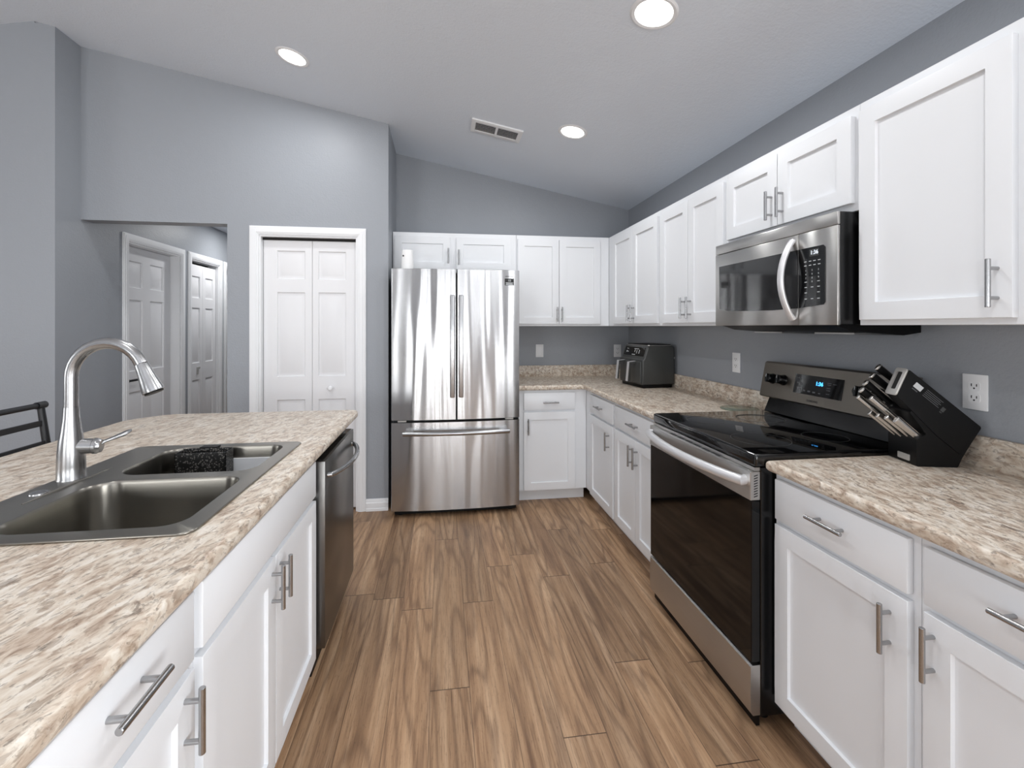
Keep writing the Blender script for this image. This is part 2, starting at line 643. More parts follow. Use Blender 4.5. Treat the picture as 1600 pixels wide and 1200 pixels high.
# ------------------------------------------------------------------ the room
struct('floor', B().box(-6.6, 1.85, -4.7, 8.2, -0.08, 0.0), M['floor'])
RZ = ceil_z(RIDGE)
struct('ceiling', B().prism([(1.85, ceil_z(1.85)), (RIDGE, RZ), (-6.6, ceil_z(-6.6)), (-6.6, RZ + 0.2), (1.85, RZ + 0.2)], 'y', -4.7, YB + 0.11), M['ceiling'])
struct('wall_right', B().box(XW, XW + 0.11, -0.95, YB + 0.11, 0.0, 2.47).box(XW, XW + 0.11, -4.6, -2.85, 0.0, 2.47).box(XW, XW + 0.11, -2.85, -0.95, 0.0, 0.40).box(XW, XW + 0.11, -2.85, -0.95, 2.1, 2.47), M['wall'])
struct('wall_back', B().prism([(-0.50, 0), (XW, 0), (XW, ceil_z(XW) + 0.02), (-0.50, ceil_z(-0.50) + 0.02)], 'y', YB, YB + 0.11), M['wall'])
OP = (-1.517, 2.100)          # hall opening right edge, header height
PD = (-1.305, -0.620, 2.03)   # pantry door opening
cz = lambda x: ceil_z(x) + 0.015
struct('wall_pantry', B().prism([(XH, OP[1]), (OP[0], OP[1]), (OP[0], 0), (PD[0], 0), (PD[0], PD[2]), (PD[1], PD[2]), (PD[1], 0), (-0.397, 0),
                                 (-0.397, cz(-0.397)), (XH, cz(XH))], 'y', YP, YP + 0.115), M['wall'])
struct('wall_pantry_side', B().prism([(YP + 0.1151, 0), (YB, 0), (YB, ceil_z(-0.45) - 0.0), (YP + 0.1151, ceil_z(-0.45) - 0.0)], 'x', -0.512, -0.3975), M['wall'])
# hall walls with door openings
H1, H2, H3 = (3.960, 4.690), (4.872, 5.440), (5.600, 6.300)
HD = 2.04
hz = 2.44
pts = [(3.28, 0), (H1[0], 0), (H1[0], HD), (H1[1], HD), (H1[1], 0), (H2[0], 0), (H2[0], HD), (H2[1], HD), (H2[1], 0),
       (H3[0], 0), (H3[0], HD), (H3[1], HD), (H3[1], 0), (7.6, 0), (7.6, hz + 0.05), (YP + 0.12, hz + 0.05), (YP + 0.12, cz(XH)), (3.28, cz(XH))]
struct('wall_hall_left', B().prism(pts, 'x', XH - 0.115, XH), M['wall'])
struct('wall_hall_right', B().box(-1.517, -1.405, YP + 0.116, 7.6, 0, hz), M['wall'])
struct('wall_hall_end', B().box(-2.565, -1.405, 7.6, 7.71, 0, hz), M['wall'])
struct('ceiling_hall', B().box(-2.565, -1.40, YP + 0.1155, 7.71, hz, hz + 0.04), M['ceiling'])
struct('wall_closet_back', B().box(-1.404, -0.513, YB + 0.12, YB + 0.2, 0, 2.44), M['wall'])
struct('wall_left_return', B().prism([(XH - 0.1151, 0), (-6.5, 0), (-6.5, ceil_z(-6.5) + .01), (RIDGE, RZ + .01), (XH - 0.1151, ceil_z(XH - .115) + .01)], 'y', 3.28, 3.39), M['wall'])
# far walls of the big room with window openings
struct('wall_dining', B().box(-6.6, -6.5, -4.6, -1.7, 0, 2.56).box(-6.6, -6.5, 0.7, 3.39, 0, 2.56).box(-6.6, -6.5, -1.7, 0.7, 0, 0.65).box(-6.6, -6.5, -1.7, 0.7, 2.25, 2.56), M['wall'])
wr = B()
top = lambda x0, x1, z0: [(x0, z0), (x1, z0), (x1, cz(x1)), (x0, cz(x0))]
wr.prism([(-6.5, 0), (-4.35, 0), (-4.35, cz(-4.35)), (-6.5, cz(-6.5))], 'y', -4.7, -4.6)
wr.prism([(-4.35, 2.15), (-2.65, 2.15), (-2.65, cz(-2.65)), (-4.35, cz(-4.35))], 'y', -4.7, -4.6)
wr.box(-4.35, -2.65, -4.7, -4.6, 0, 0.85)
wr.prism([(-2.65, 0), (-1.05, 0), (-1.05, cz(-1.05)), (RIDGE, RZ + .01), (-2.65, cz(-2.65))], 'y', -4.7, -4.6)
wr.prism([(-1.05, 2.12), (1.25, 2.12), (1.25, cz(1.25)), (-1.05, cz(-1.05))], 'y', -4.7, -4.6)
wr.prism([(1.25, 0), (XW, 0), (XW, cz(XW)), (1.25, cz(1.25))], 'y', -4.7, -4.6)
struct('wall_rear', wr, M['wall'])


def window(name, axis, a0, a1, z0, z1, pos, nx, nz):
    """framed window set in a wall plane; axis y: wall faces y, runs along x"""
    w = thing(name, None, None, kind='structure')

    def bx(b, u0, u1, d0, d1, q0, q1):
        return b.box(u0, u1, pos + d0, pos + d1, q0, q1) if axis == 'y' else b.box(pos + d0, pos + d1, u0, u1, q0, q1)
    f = B()
    for (u0, u1, q0, q1) in ((a0, a0 + .06, z0, z1), (a1 - .06, a1, z0, z1), (a0 + .06, a1 - .06, z0, z0 + .06), (a0 + .06, a1 - .06, z1 - .06, z1)):
        bx(f, u0, u1, -.03, .03, q0, q1)
    for i in range(1, nx):
        u = a0 + (a1 - a0) * i / nx
        bx(f, u - .035, u + .035, -.02, .02, z0 + .06, z1 - .06)
    for i in range(1, nz):
        q = z0 + (z1 - z0) * i / nz
        bx(f, a0 + .06, a1 - .06, -.018, .018, q - .02, q + .02)
    link('window_frame', f, M['trim'], w)
    link('pane', bx(B(), a0 + .05, a1 - .05, -.003, .003, z0 + .05, z1 - .05), M['pane'], w)


window('window_1', 'y', -4.35, -2.65, 0.85, 2.15, -4.65, 2, 2)
window('door_5', 'y', -1.05, 1.25, 0.0, 2.12, -4.65, 3, 1)
window('window_added', 'x', -2.85, -0.95, 0.40, 2.10, XW + 0.05, 2, 1)  # unseen window, added so that light reaches the island fronts
window('window_2', 'x', -1.7, 0.7, 0.65, 2.25, -6.55, 3, 2)


# ------------------------------------------------------------------ interior doors
def casing(b, a0, a1, h, place):
    """three boards with a stepped profile round an opening; place(u0,u1,d0,d1,z0,z1) adds a box"""
    for (w0, w1, d) in ((0.0, 0.062, 0.010), (0.008, 0.055, 0.014), (0.016, 0.040, 0.017)):
        place(a0 - w1 if w1 else a0, a0 - w0, 0, d, 0, h + w1)
        place(a1 + w0, a1 + w1, 0, d, 0, h + w1)
        place(a0 - w0, a1 + w0, 0, d, h + w0, h + w1)
    return b


def leaf(w, h, rects, t=0.034):
    return B().paneled(w, h, t, rects, [(0.005, -0.011), (0.006, 0.0), (0.022, 0.008)], bev=0.0015)


# pantry bifold (door_4): faces -y
d4 = thing('door_4', None, None, (0, YP, 0), kind='structure')
c = B()
casing(c, PD[0], PD[1], PD[2], lambda u0, u1, e0, e1, q0, q1: c.box(u0, u1, YP - e1, YP - e0, q0, q1, 0.001, 1))
link('casing', c, M['trim'], d4, world=True)
j = B().box(PD[0], PD[0] + .012, YP, YP + .115, 0, PD[2]).box(PD[1] - .012, PD[1], YP, YP + .115, 0, PD[2]).box(PD[0] + .012, PD[1] - .012, YP, YP + .115, PD[2] - .012, PD[2])
link('jamb', j, M['trim'], d4, world=True)
link('track', B().box(PD[0] + .012, PD[1] - .012, YP + .035, YP + .06, PD[2] - .030, PD[2] - .012), M['dark_gap'], d4, world=True)
mid = -0.951
for (x0, x1) in ((PD[0] + 0.016, mid - 0.0015), (mid + 0.0015, PD[1] - 0.016)):
    w = x1 - x0
    a, b_ = (0.092, w - 0.048) if x0 < mid - .1 else (0.048, w - 0.080)
    if x0 < mid - .1:
        a, b_ = -1.197 - x0, -1.002 - x0
    else:
        a, b_ = -0.908 - x0, -0.712 - x0
    h = 1.985
    rects = [(a, 1.700, b_, 1.910), (a, 0.985, b_, 1.605), (a, 0.20, b_, 0.815)]
    dl = link('door_panel', leaf(w, h, rects).xf(Matrix.Translation((x0, YP + 0.045 + 0.034, 0.015))), M['door'], d4, world=True)
    if x0 > mid - .1:
        kn = B().lathe([(0.010, 0), (0.008, 0.012), (0.011, 0.016), (0.017, 0.022), (0.018, 0.030), (0.014, 0.036), (0.004, 0.038)], seg=20)
        kn.xf(Matrix.Translation((-0.818, YP + 0.045, 0.912)) @ Matrix.Rotation(PI / 2, 4, 'X'))
        link('knob', kn, M['trim'], dl, world=True)

# hall doors on the left wall (face +x)
TX = lambda y0, x, z=0: Matrix.Translation((x, y0, z)) @ Matrix.Rotation(PI / 2, 4, 'Z')   # local x -> +y, local -y -> +x


def hall_door(name, rng, leaves, depth, lever=None):
    d = thing(name, None, None, (XH, rng[0], 0), kind='structure')
    c = B()
    casing(c, rng[0], rng[1], HD, lambda u0, u1, e0, e1, q0, q1: c.box(XH + e0, XH + e1, u0, u1, q0, q1))
    link('casing', c, M['trim'], d, world=True)
    j = B().box(XH - .115, XH, rng[0], rng[0] + .012, 0, HD).box(XH - .115, XH, rng[1] - .012, rng[1], 0, HD).box(XH - .115, XH, rng[0] + .012, rng[1] - .012, HD - .012, HD)
    link('jamb', j, M['trim'], d, world=True)
    y0, y1 = rng[0] + .015, rng[1] - .015
    w = (y1 - y0) / leaves
    top_gap = 0.016 if leaves == 1 else 0.045
    for k in range(leaves):
        h = HD - top_gap - 0.012
        if leaves == 1:
            m = 0.105
            pw = (w - m * 2 - 0.10) / 2
            cols = ((m, m + pw), (w - m - pw, w - m))
        else:
            cols = ((0.055, w - 0.055),)
        rects = []
        for (a, b_) in cols:
            rects += [(a, h - 0.335, b_, h - 0.115), (a, 0.985, b_, h - 0.435), (a, 0.20, b_, 0.815)]
        dl = link('door_panel', leaf(w - 0.003, h, rects).xf(TX(y0 + w * k, XH - depth - 0.034, 0.012)), M['door'], d, world=True)
        if lever and k == 0:
            lb = B().cyl((XH - depth, y0 + .06, 0.93), (XH - depth + .045, y0 + .06, 0.93), 0.012).cyl((XH - depth, y0 + .06, 0.93), (XH - depth + .008, y0 + .06, 0.93), 0.028)
            lb.box(XH - depth + .038, XH - depth + .050, y0 + .045, y0 + .165, .921, .939, .003, 1)
            link('lever_handle', lb, M['black_metal'], dl, world=True)
    if leaves == 2:
        link('door_gap', B().box(XH - .112, XH - .108, rng[0] + .012, rng[1] - .012, 0.012, HD - .012), M['dark_gap'], d, world=True)
    return d


hall_door('door_1', H1, 1, 0.080, lever=True)
hall_door('door_2', H2, 2, 0.030)
hall_door('door_3', H3, 1, 0.060)
lb = thing('latch_hook', 'small white latch on the bifold closet door in the hall', 'latch', (XH - .03, 5.06, 0.95))
link('hook', B().box(XH - .03, XH - .018, 5.035, 5.085, .935, .955, .002, 1).box(XH - .03, XH - .018, 5.035, 5.05, .88, .935, .002, 1), M['tag'], lb, world=True)


# baseboards
def base_prof(b, x0, x1, y, sgn=-1):
    b.prism([(y, 0), (y + sgn * .017, 0), (y + sgn * .017, .018), (y + sgn * .014, .022), (y + sgn * .014, .058), (y + sgn * .009, .066), (y + sgn * .009, .078), (y + sgn * .004, .088), (y, .088)], 'x', x0, x1)
    return b


struct('baseboard_pantry', base_prof(base_prof(B(), PD[1] + .062, -0.397, YP), OP[0], PD[0] - .062, YP), M['trim'])
struct('baseboard_left', base_prof(B(), -6.5, XH - .0, 3.28), M['trim'])
bb = B()
for (y0, y1) in ((3.28, H1[0] - .062), (H1[1] + .062, H2[0] - .062), (H2[1] + .062, H3[0] - .062)):
    bb.prism([(XH, 0), (XH + .014, 0), (XH + .014, .06), (XH + .006, .088), (XH, .088)], 'y', y0, y1)
struct('baseboard_hall', bb, M['trim'])


# ------------------------------------------------------------------ cabinets
def pull(horizontal, L=0.124, post=0.076, so=0.030, r=0.006):
    """bar pull centred on the origin, standing off a front face at y=0 towards -y"""
    b = B()
    ax = (1, 0, 0) if horizontal else (0, 0, 1)
    P = lambda t, y: (ax[0] * t, y, ax[2] * t)
    b.tube([P(-L / 2, -so), P(-L / 2 + .001, -so), P(L / 2 - .001, -so), P(L / 2, -so)], [r * .85, r, r, r * .85], seg=16)
    for t in (-post / 2, post / 2):
        b.cyl(P(t, 0), P(t, -so), r * 0.8, seg=12)
    return b


def shaker(w, h, fw=0.057):
    return B().paneled(w, h, 0.019, [(fw, fw, w - fw, h - fw)], [(0.0015, -0.010)], bev=0.002)


def slab_front(w, h):
    return B().box(0, w, -0.019, 0, 0, h, 0.003, 2)


def cabinet(name, label, loc, rot, Wd, D, z0, z1, fronts, toe=None, group=None, end=0.0):
    """loc = lower left corner of the face frame seen from the front; fronts: (kind, x0, x1, z0, z1, handle)
       handle: (x, z, 'h'|'v') or None, all in the cabinet's own x and world z"""
    t = thing(name, label, 'cabinet', (loc[0], loc[1], z0), rot, group)
    b = B()
    H = z1 - z0
    if 'sink' in label:      # open box that leaves room for the bowls
        b.box(0.0005, .018, .019, D, toe[1], H).box(Wd - .018, Wd - .0005, .019, D, toe[1], H).box(.018, Wd - .018, D - .012, D, toe[1], H)
        b.box(.018, Wd - .018, .019, D - .012, toe[1], toe[1] + .018).box(0.0005, Wd - .0005, toe[0], toe[0] + .015, 0, toe[1])
        b.box(0.0005, Wd - .0005, 0, .0188, toe[1], H, .001, 1)
    elif toe:
        b.prism([(toe[0], 0), (D, 0), (D, H), (0, H), (0, toe[1]), (toe[0], toe[1])], 'x', 0.0005, Wd - 0.0005)
    else:
        b.box(0.0005, Wd - 0.0005, 0, D, 0, H, 0.001, 1)
    link('body', b, M['white'], t)
    for (k, x0, x1, q0, q1, hd) in fronts:
        w, h = x1 - x0, q1 - q0
        bm_ = shaker(w, h) if k == 'door' else slab_front(w, h)
        f = link('door' if k == 'door' else 'drawer_front', bm_.xf(Matrix.Translation((x0, -0.0005, q0 - z0))), M['white'], t)
        if hd:
            hb = pull(hd[2] == 'h').xf(Matrix.Translation((hd[0], -0.0195, hd[1] - z0)))
            link('handle', hb, M['nickel'], f, label='brushed nickel bar handle')
    return t


RR, RB, RI = -PI / 2, 0.0, PI / 2
Z0U, Z1U, DT = 1.372, 2.134, 2.100


def right_x(y_left):      # local x on the right run for a world y, given the cabinet's left edge
    return lambda y: y_left - y


# upper cabinets on the right wall
q = right_x(YU - 0.0)
YL = YU - 0.001
q = right_x(YL)
cabinet('wall_cabinet', 'white wall cabinet in the far corner, above the air fryer', (XU, YL), RR, YL - 2.825, 0.309, Z0U, Z1U,
        [('door', q(3.635), q(3.240), 1.390, DT, (q(3.268), 1.468, 'v')), ('door', q(3.236), q(2.845), 1.390, DT, (q(3.208), 1.468, 'v'))])
q = right_x(2.825)
cabinet('wall_cabinet', 'white two-door wall cabinet directly left of the microwave', (XU, 2.825), RR, 2.825 - 2.118, 0.309, Z0U, Z1U,
        [('door', q(2.803), q(2.466), 1.390, DT, (q(2.497), 1.475, 'v')), ('door', q(2.462), q(2.130), 1.390, DT, (q(2.431), 1.475, 'v'))])
q = right_x(2.118)
cabinet('wall_cabinet', 'short white two-door wall cabinet above the microwave', (XU, 2.118), RR, 2.118 - 1.386, 0.309, 1.770, Z1U,
        [('door', q(2.103), q(1.756), 1.797, DT, (q(1.786), 1.886, 'v')), ('door', q(1.752), q(1.404), 1.797, DT, (q(1.722), 1.886, 'v'))])
q = right_x(1.386)
cabinet('wall_cabinet', 'large white single-door wall cabinet right of the microwave', (XU, 1.386), RR, 1.386 - 0.932, 0.309, Z0U, Z1U,
        [('door', q(1.371), q(0.950), 1.390, DT, (q(0.980), 1.478, 'v'))])
q = right_x(0.932)
cabinet('wall_cabinet', 'white wall cabinet cut off by the right edge of the photo', (XU, 0.932), RR, 0.60, 0.309, Z0U, Z1U,
        [('door', q(0.912), q(0.35), 1.390, DT, None)])
# upper cabinets on the back wall
cabinet('wall_cabinet', 'short white two-door wall cabinet above the refrigerator', (-0.394, YU), RB, 0.615 + 0.394, 0.310, 1.815, Z1U,
        [('door', 0.016, 0.459, 1.838, DT, (0.447 - 0.012 + .010, 1.942, 'v')), ('door', 0.509, 0.959, 1.838, DT, (0.530, 1.932, 'v'))])
cabinet('wall_cabinet', 'white two-door wall cabinet right of the refrigerator', (0.616, YU), RB, 1.4265 - 0.616, 0.310, Z0U, Z1U,
        [('door', 0.010, 0.362, 1.390, DT, (0.344, 1.470, 'v')), ('door', 0.367, 0.726, 1.390, DT, (0.386, 1.470, 'v'))])

# base cabinets
TOE = (0.068, 0.098)
ZD0, ZD1, ZR0, ZR1 = 0.104, 0.705, 0.722, 0.856
CB = 0.876
cabinet('base_cabinet', 'white base cabinet beside the refrigerator, one drawer over one door', (0.585, YBF), RB, XB - 0.0015 - 0.585, 0.608, 0.0, CB,
        [('drawer', 0.038, 0.445, ZR0, ZR1, (0.247, 0.781, 'h')), ('door', 0.038, 0.445, ZD0, ZD1, (0.070, 0.598, 'v'))], TOE)
YL = YBF - 0.001
q = right_x(YL)
cabinet('base_cabinet', 'white base cabinet in the right-hand run next to the corner, single door', (XB, YL), RR, YL - 2.847, 0.608, 0.0, CB,
        [('drawer', q(3.330), q(2.864), ZR0, ZR1, (q(3.10), 0.79, 'h')), ('door', q(3.330), q(2.864), ZD0, ZD1, (q(2.925), 0.597, 'v'))], TOE)
q = right_x(2.847)
cabinet('base_cabinet', 'white base cabinet left of the range, wide drawer over two doors', (XB, 2.847), RR, 2.847 - 2.180, 0.608, 0.0, CB,
        [('drawer', q(2.830), q(2.190), ZR0, ZR1, (q(2.515), 0.79, 'h')), ('door', q(2.830), q(2.512), ZD0, ZD1, (q(2.542), 0.61, 'v')),
         ('door', q(2.508), q(2.190), ZD0, ZD1, (q(2.478), 0.61, 'v'))], TOE)
q = right_x(1.408)
cabinet('base_cabinet', 'white base cabinet right of the range under the knife block', (XB, 1.408), RR, 1.408 - 0.933, 0.608, 0.0, CB,
        [('drawer', q(1.392), q(0.951), ZR0, ZR1, (q(1.168), 0.797, 'h')), ('door', q(1.392), q(0.951), ZD0, ZD1, (q(0.994), 0.616, 'v'))], TOE)
q = right_x(0.933)
cabinet('base_cabinet', 'white base cabinet nearest the camera on the right, drawer partly cut off', (XB, 0.933), RR, 0.60, 0.608, 0.0, CB,
        [('drawer', q(0.914), q(0.350), ZR0, ZR1, (q(0.705), 0.801, 'h')), ('door', q(0.914), q(0.350), ZD0, ZD1, (q(0.892), 0.622, 'v'))], TOE)
# island cabinets
il = lambda y0: (lambda y: y - y0)
q = il(0.972)
cabinet('base_cabinet', 'white sink base cabinet in the island, false front over two doors', (XI, 0.972), RI, 1.833 - 0.972, 0.608, 0.0, CB,
        [('drawer', q(0.988), q(1.815), ZR0, ZR1, None), ('door', q(0.988), q(1.391), ZD0, ZD1, (q(1.362), 0.630, 'v')),
         ('door', q(1.395), q(1.815), ZD0, ZD1, (q(1.424), 0.630, 'v'))], TOE)
q = il(0.545)
cabinet('base_cabinet', 'white island cabinet nearest the camera, drawer over one door', (XI, 0.545), RI, 0.972 - 0.545, 0.608, 0.0, CB,
        [('drawer', q(0.560), q(0.957), ZR0, ZR1, (q(0.762), 0.803, 'h')), ('door', q(0.560), q(0.957), ZD0, ZD1, (q(0.922), 0.630, 'v'))], TOE)
isl = B().box(-1.118, -1.104, 0.545, 2.445, 0, CB).box(-1.104, XI, 2.420, 2.445, 0, CB)
single('island_panel', isl, M['white'], 'white panelled back and end of the island behind the dishwasher', 'panel')

# ------------------------------------------------------------------ worktops
XC, YC = XW - 0.646, YB - 0.646


def nose(outer, front_edges_r):
    return outer


w = thing('countertop', 'beige stone-look worktop wrapping the far corner, under the air fryer', 'countertop', (1.4, 3.4, CB))
link('slab', B().fill([(0.572, YC), (XC - 0.012, YC), (XC, YC - 0.012), (XC, 2.180), (XW, 2.180), (XW, YB), (0.572, YB)], [], CB, CT, 0.0145, 5), M['granite'], w, world=True)
link('backsplash', B().box(0.572, XW - 0.020, YB - 0.020, YB, CT - 0.002, CT + 0.1, 0.004, 2).box(XW - 0.020, XW, 2.180, YB, CT - 0.002, CT + 0.1, 0.004, 2), M['granite'], w, world=True)
w = thing('countertop', 'beige stone-look worktop right of the range, under the knife block', 'countertop', (1.4, 0.9, CB))
link('slab', B().fill([(XC, 1.412), (XC, 0.333), (XW, 0.333), (XW, 1.412)], [], CB, CT, 0.0145, 5), M['granite'], w, world=True)
link('backsplash', B().box(XW - 0.020, XW, 0.333, 1.412, CT - 0.002, CT + 0.1, 0.004, 2), M['granite'], w, world=True)

XS0, XS1, YS0, YS1 = -1.118, -0.538, 1.070, 1.872
w = thing('countertop', 'large beige stone-look island worktop around the sink', 'countertop', (-1.0, 1.5, CB))
out = [(-0.450, 0.40)]
cx_, cy_ = -0.450 - 0.045, 2.585 - 0.045
out += [(cx_ + 0.045 * math.cos(a), cy_ + 0.045 * math.sin(a)) for a in [R(v) for v in range(0, 91, 15)]]
out += [(-1.375, 2.585), (-1.43, 2.555), (-1.50, 2.475), (-1.528, 2.42), (-1.528, 0.40)]
hole = rrect(XS0 + .02, XS1 - .02, YS0 + .02, YS1 - .02, 0.03, 3)
link('slab', B().fill(out, [hole], CB, CT, 0.0145, 5), M['granite'], w, world=True)

# ------------------------------------------------------------------ sink
sk = thing('sink', 'double-bowl stainless steel drop-in sink in the island worktop', 'sink', (-0.83, 1.47, CT))
bowlA = rrect(-0.985, -0.583, 1.113, 1.462, [0.055, 0.075, 0.075, 0.055], 8)      # near bowl
bowlB = rrect(-0.985, -0.583, 1.512, 1.828, [0.055, 0.075, 0.075, 0.055], 8)      # far bowl
rim = B().fill(rrect(XS0, XS1, YS0, YS1, 0.030, 6), [bowlA, bowlB], CT + 0.0002, CT + 0.0062, 0.0028, 3)
link('rim', rim, M['sink'], sk, world=True)


def bowl(loop, depth):
    b = B()
    cx = sum(p[0] for p in loop) / len(loop)
    cy = sum(p[1] for p in loop) / len(loop)
    rings = []
    prof = [(1.0, CT + 0.006), (0.992, CT + 0.004), (0.984, CT - 0.004), (0.975, CT - 0.03), (0.955, CT - depth + 0.035), (0.93, CT - depth + 0.012), (0.87, CT - depth), (0.5, CT - depth - 0.002), (0.16, CT - depth - 0.004)]
    for s_, z in prof:
        rings.append([b.bm.verts.new((cx + (x - cx) * s_, cy + (y - cy) * s_, z)) for x, y in loop])
    n = len(loop)
    for i in range(len(rings) - 1):
        for k in range(n):
            b.bm.faces.new((rings[i][k], rings[i + 1][k], rings[i + 1][(k + 1) % n], rings[i][(k + 1) % n]))
    b.bm.faces.new(rings[-1])
    return b, (cx, cy)


for lp in (bowlA, bowlB):
    bb_, (cx, cy) = bowl(lp, 0.185)
    bo = link('bowl', bb_, M['sink'], sk, world=True, ang=60)
    dr = B().lathe([(0.056, 0.0), (0.056, 0.003), (0.044, 0.002), (0.040, -0.006), (0.01, -0.006)], (cx, cy, CT - 0.187), 28)
    link('drain', dr, M['nickel'], bo, world=True)
# raised deck ridges and a hole cover
rg = B().tube([(-1.045, 1.30, CT + .0055), (-1.04, 1.40, CT + .0065), (-1.035, 1.50, CT + .0065), (-1.037, 1.60, CT + .0055)], [0.002, 0.004, 0.004, 0.002], seg=8)
link('deck_ridge', rg, M['sink'], sk, world=True)
link('hole_cover', B().lathe([(0.021, 0), (0.020, 0.004), (0.012, 0.007), (0.002, 0.008)], (-1.067, 1.377, CT + .006), 24), M['nickel'], sk, world=True)

cdy = B()
x0, x1, y0, y1, z0, z1 = -0.935, -0.765, 1.752, 1.808, 0.835, 0.922
th = 0.003
cdy.box(x0, x1, y0, y0 + th, z0, z1 - .004, .001, 1).box(x0, x1, y1 - th, y1, z0, z1, .001, 1).box(x0, x0 + th, y0, y1, z0, z1 - .004).box(x1 - th, x1, y0, y1, z0, z1 - .004).box(x0, x1, y0, y1, z0, z0 + th)
cd_ = thing('sink_caddy', 'black perforated sponge caddy hanging in the far sink bowl', 'caddy', ((x0 + x1) / 2, y0, z0))
link('basket', cdy, M['caddy'], cd_, world=True)
link('hanging_hook', B().box(-0.88, -0.82, y1 - .003, y1 + .030, .9215, .9245, .001, 1), M['black_soft'], cd_, world=True)

# ------------------------------------------------------------------ faucet
FX, FY_, FZ = -1.078, 1.500, CT + 0.0062
fc = thing('faucet', 'brushed nickel gooseneck pull-down faucet behind the sink', 'faucet', (FX, FY_, FZ))
body = B().lathe([(0.0345, 0), (0.0345, 0.003), (0.0330, 0.006), (0.0328, 0.04), (0.0318, 0.075), (0.0290, 0.11), (0.0240, 0.145), (0.0200, 0.18), (0.0182, 0.212)], (FX, FY_, FZ), 36)
link('body', body, M['nickel'], fc, world=True)
# neck: up, over and down to the spray head, swung slightly towards the bowls
dirx, diry = math.cos(R(-3)), math.sin(R(-3))
RA = 0.100
neck = [(0, 0.2125), (0, 0.26), (0, 0.298)]
zc = 0.298
for k in range(1, 15):
    a = R(180 - 158 * k / 14)
    neck.append((RA + RA * math.cos(a), zc + RA * 1.0 * math.sin(a)))
np_ = [(FX + u * dirx, FY_ + u * diry, FZ + z) for u, z in neck]
link('neck', B().tube(np_, [0.0174] + [0.0170] * (len(np_) - 1), seg=24, up=(0, 1, 0)), M['nickel'], fc, world=True)
e1 = Vector(np_[-1])
dv = (Vector(np_[-1]) - Vector(np_[-2])).normalized()
dv = (dv + Vector((0.02, 0, -0.25))).normalized()
head = [e1 + dv * s_ for s_ in (0.0005, 0.004, 0.026, 0.052, 0.080, 0.089, 0.090)]
link('spray_head', B().tube(head, [0.0172, 0.0182, 0.0200, 0.0235, 0.0280, 0.0284, 0.0270], seg=28, up=(0, 1, 0)), M['nickel'], fc, world=True)
link('nozzle', B().tube([head[-1], head[-1] + dv * .004], 0.024, seg=24), M['black_soft'], fc, world=True)
sd = Vector((0.97, 0.20, -0.06)).normalized()
b0 = Vector((FX, FY_, FZ + 0.095))
st = B().tube([b0 + sd * .02, b0 + sd * .052, b0 + sd * .054, b0 + sd * .062, b0 + sd * .064, b0 + sd * .072], [0.0225, 0.0212, 0.0230, 0.0230, 0.0212, 0.018], seg=24)
link('valve_stem', st, M['nickel'], fc, world=True)
l0 = b0 + sd * .062
ld = Vector((0.22, 0.97, 0.0)).normalized()
lv = [l0 + Vector((0, 0, 0.004)), l0 + ld * .02 + Vector((0, 0, .008)), l0 + ld * .05 + Vector((0, 0, .011)), l0 + ld * .08 + Vector((0, 0, .015)), l0 + ld * .104 + Vector((0, 0, .021)), l0 + ld * .112 + Vector((0, 0, .024))]
link('lever', B().tube(lv, [0.0085, 0.0065, 0.0075, 0.0095, 0.0075, 0.002], seg=16, sx=0.62, sy=1.25), M['nickel'], fc, world=True)

# ------------------------------------------------------------------ dishwasher
dw = thing('dishwasher', 'dark stainless dishwasher in the island with a curved bar handle', 'dishwasher', (-0.75, 2.125, 0))
DX = -0.448
link('body', B().box(-1.10, XI - .004, 1.838, 2.416, 0.02, 0.868), M['black_soft'], dw, world=True)
dr = link('door', B().box(XI - .003, DX, 1.840, 2.412, 0.122, 0.846, .003, 2), M['dw_steel'], dw, world=True)
link('control_strip', B().box(XI + .002, DX - .010, 1.850, 2.402, 0.8462, 0.8485), M['black_glass'], dr, world=True)
hp = []
for k in range(17):
    f = k / 16
    hp.append((DX + 0.010 + 0.050 * math.sin(PI * f) ** 0.75, 1.885 + 0.480 * f, 0.780))
hp = [(DX - .002, 1.885, .780)] + hp + [(DX - .002, 2.365, .780)]
link('handle', B().tube(hp, 0.0105, seg=16, up=(0, 0, 1)), M['nickel'], dr, world=True, label='curved nickel bar handle')
link('toe_panel', B().box(XI - .06, XI - .05, 1.842, 2.410, 0.0, 0.118), M['black_soft'], dw, world=True)

# ------------------------------------------------------------------ refrigerator
fr = thing('refrigerator', 'stainless steel french-door refrigerator with a bottom freezer drawer', 'refrigerator', (0.104, 3.7, 0))
FX0, FX1 = -0.359, 0.567
link('body', B().box(FX0 + .008, FX1 - .008, 3.405, 4.03, 0.055, 1.765), M['black_soft'], fr, world=True)


def fy(x):        # the gently bowed front
    u = (x - (FX0 + FX1) / 2) / ((FX1 - FX0) / 2)
    return 3.300 + 0.022 * u * u


def curved(x0, x1, z0, z1, yb=3.398, n=16):
    r = 0.008
    pts = [(x0, yb), (x0, fy(x0) + r)]
    for k in range(n + 1):
        x = x0 + .003 + (x1 - x0 - .006) * k / n
        pts.append((x, fy(x)))
    pts += [(x1, fy(x1) + r), (x1, yb)]
    return B().prism(pts, 'z', z0, z1)


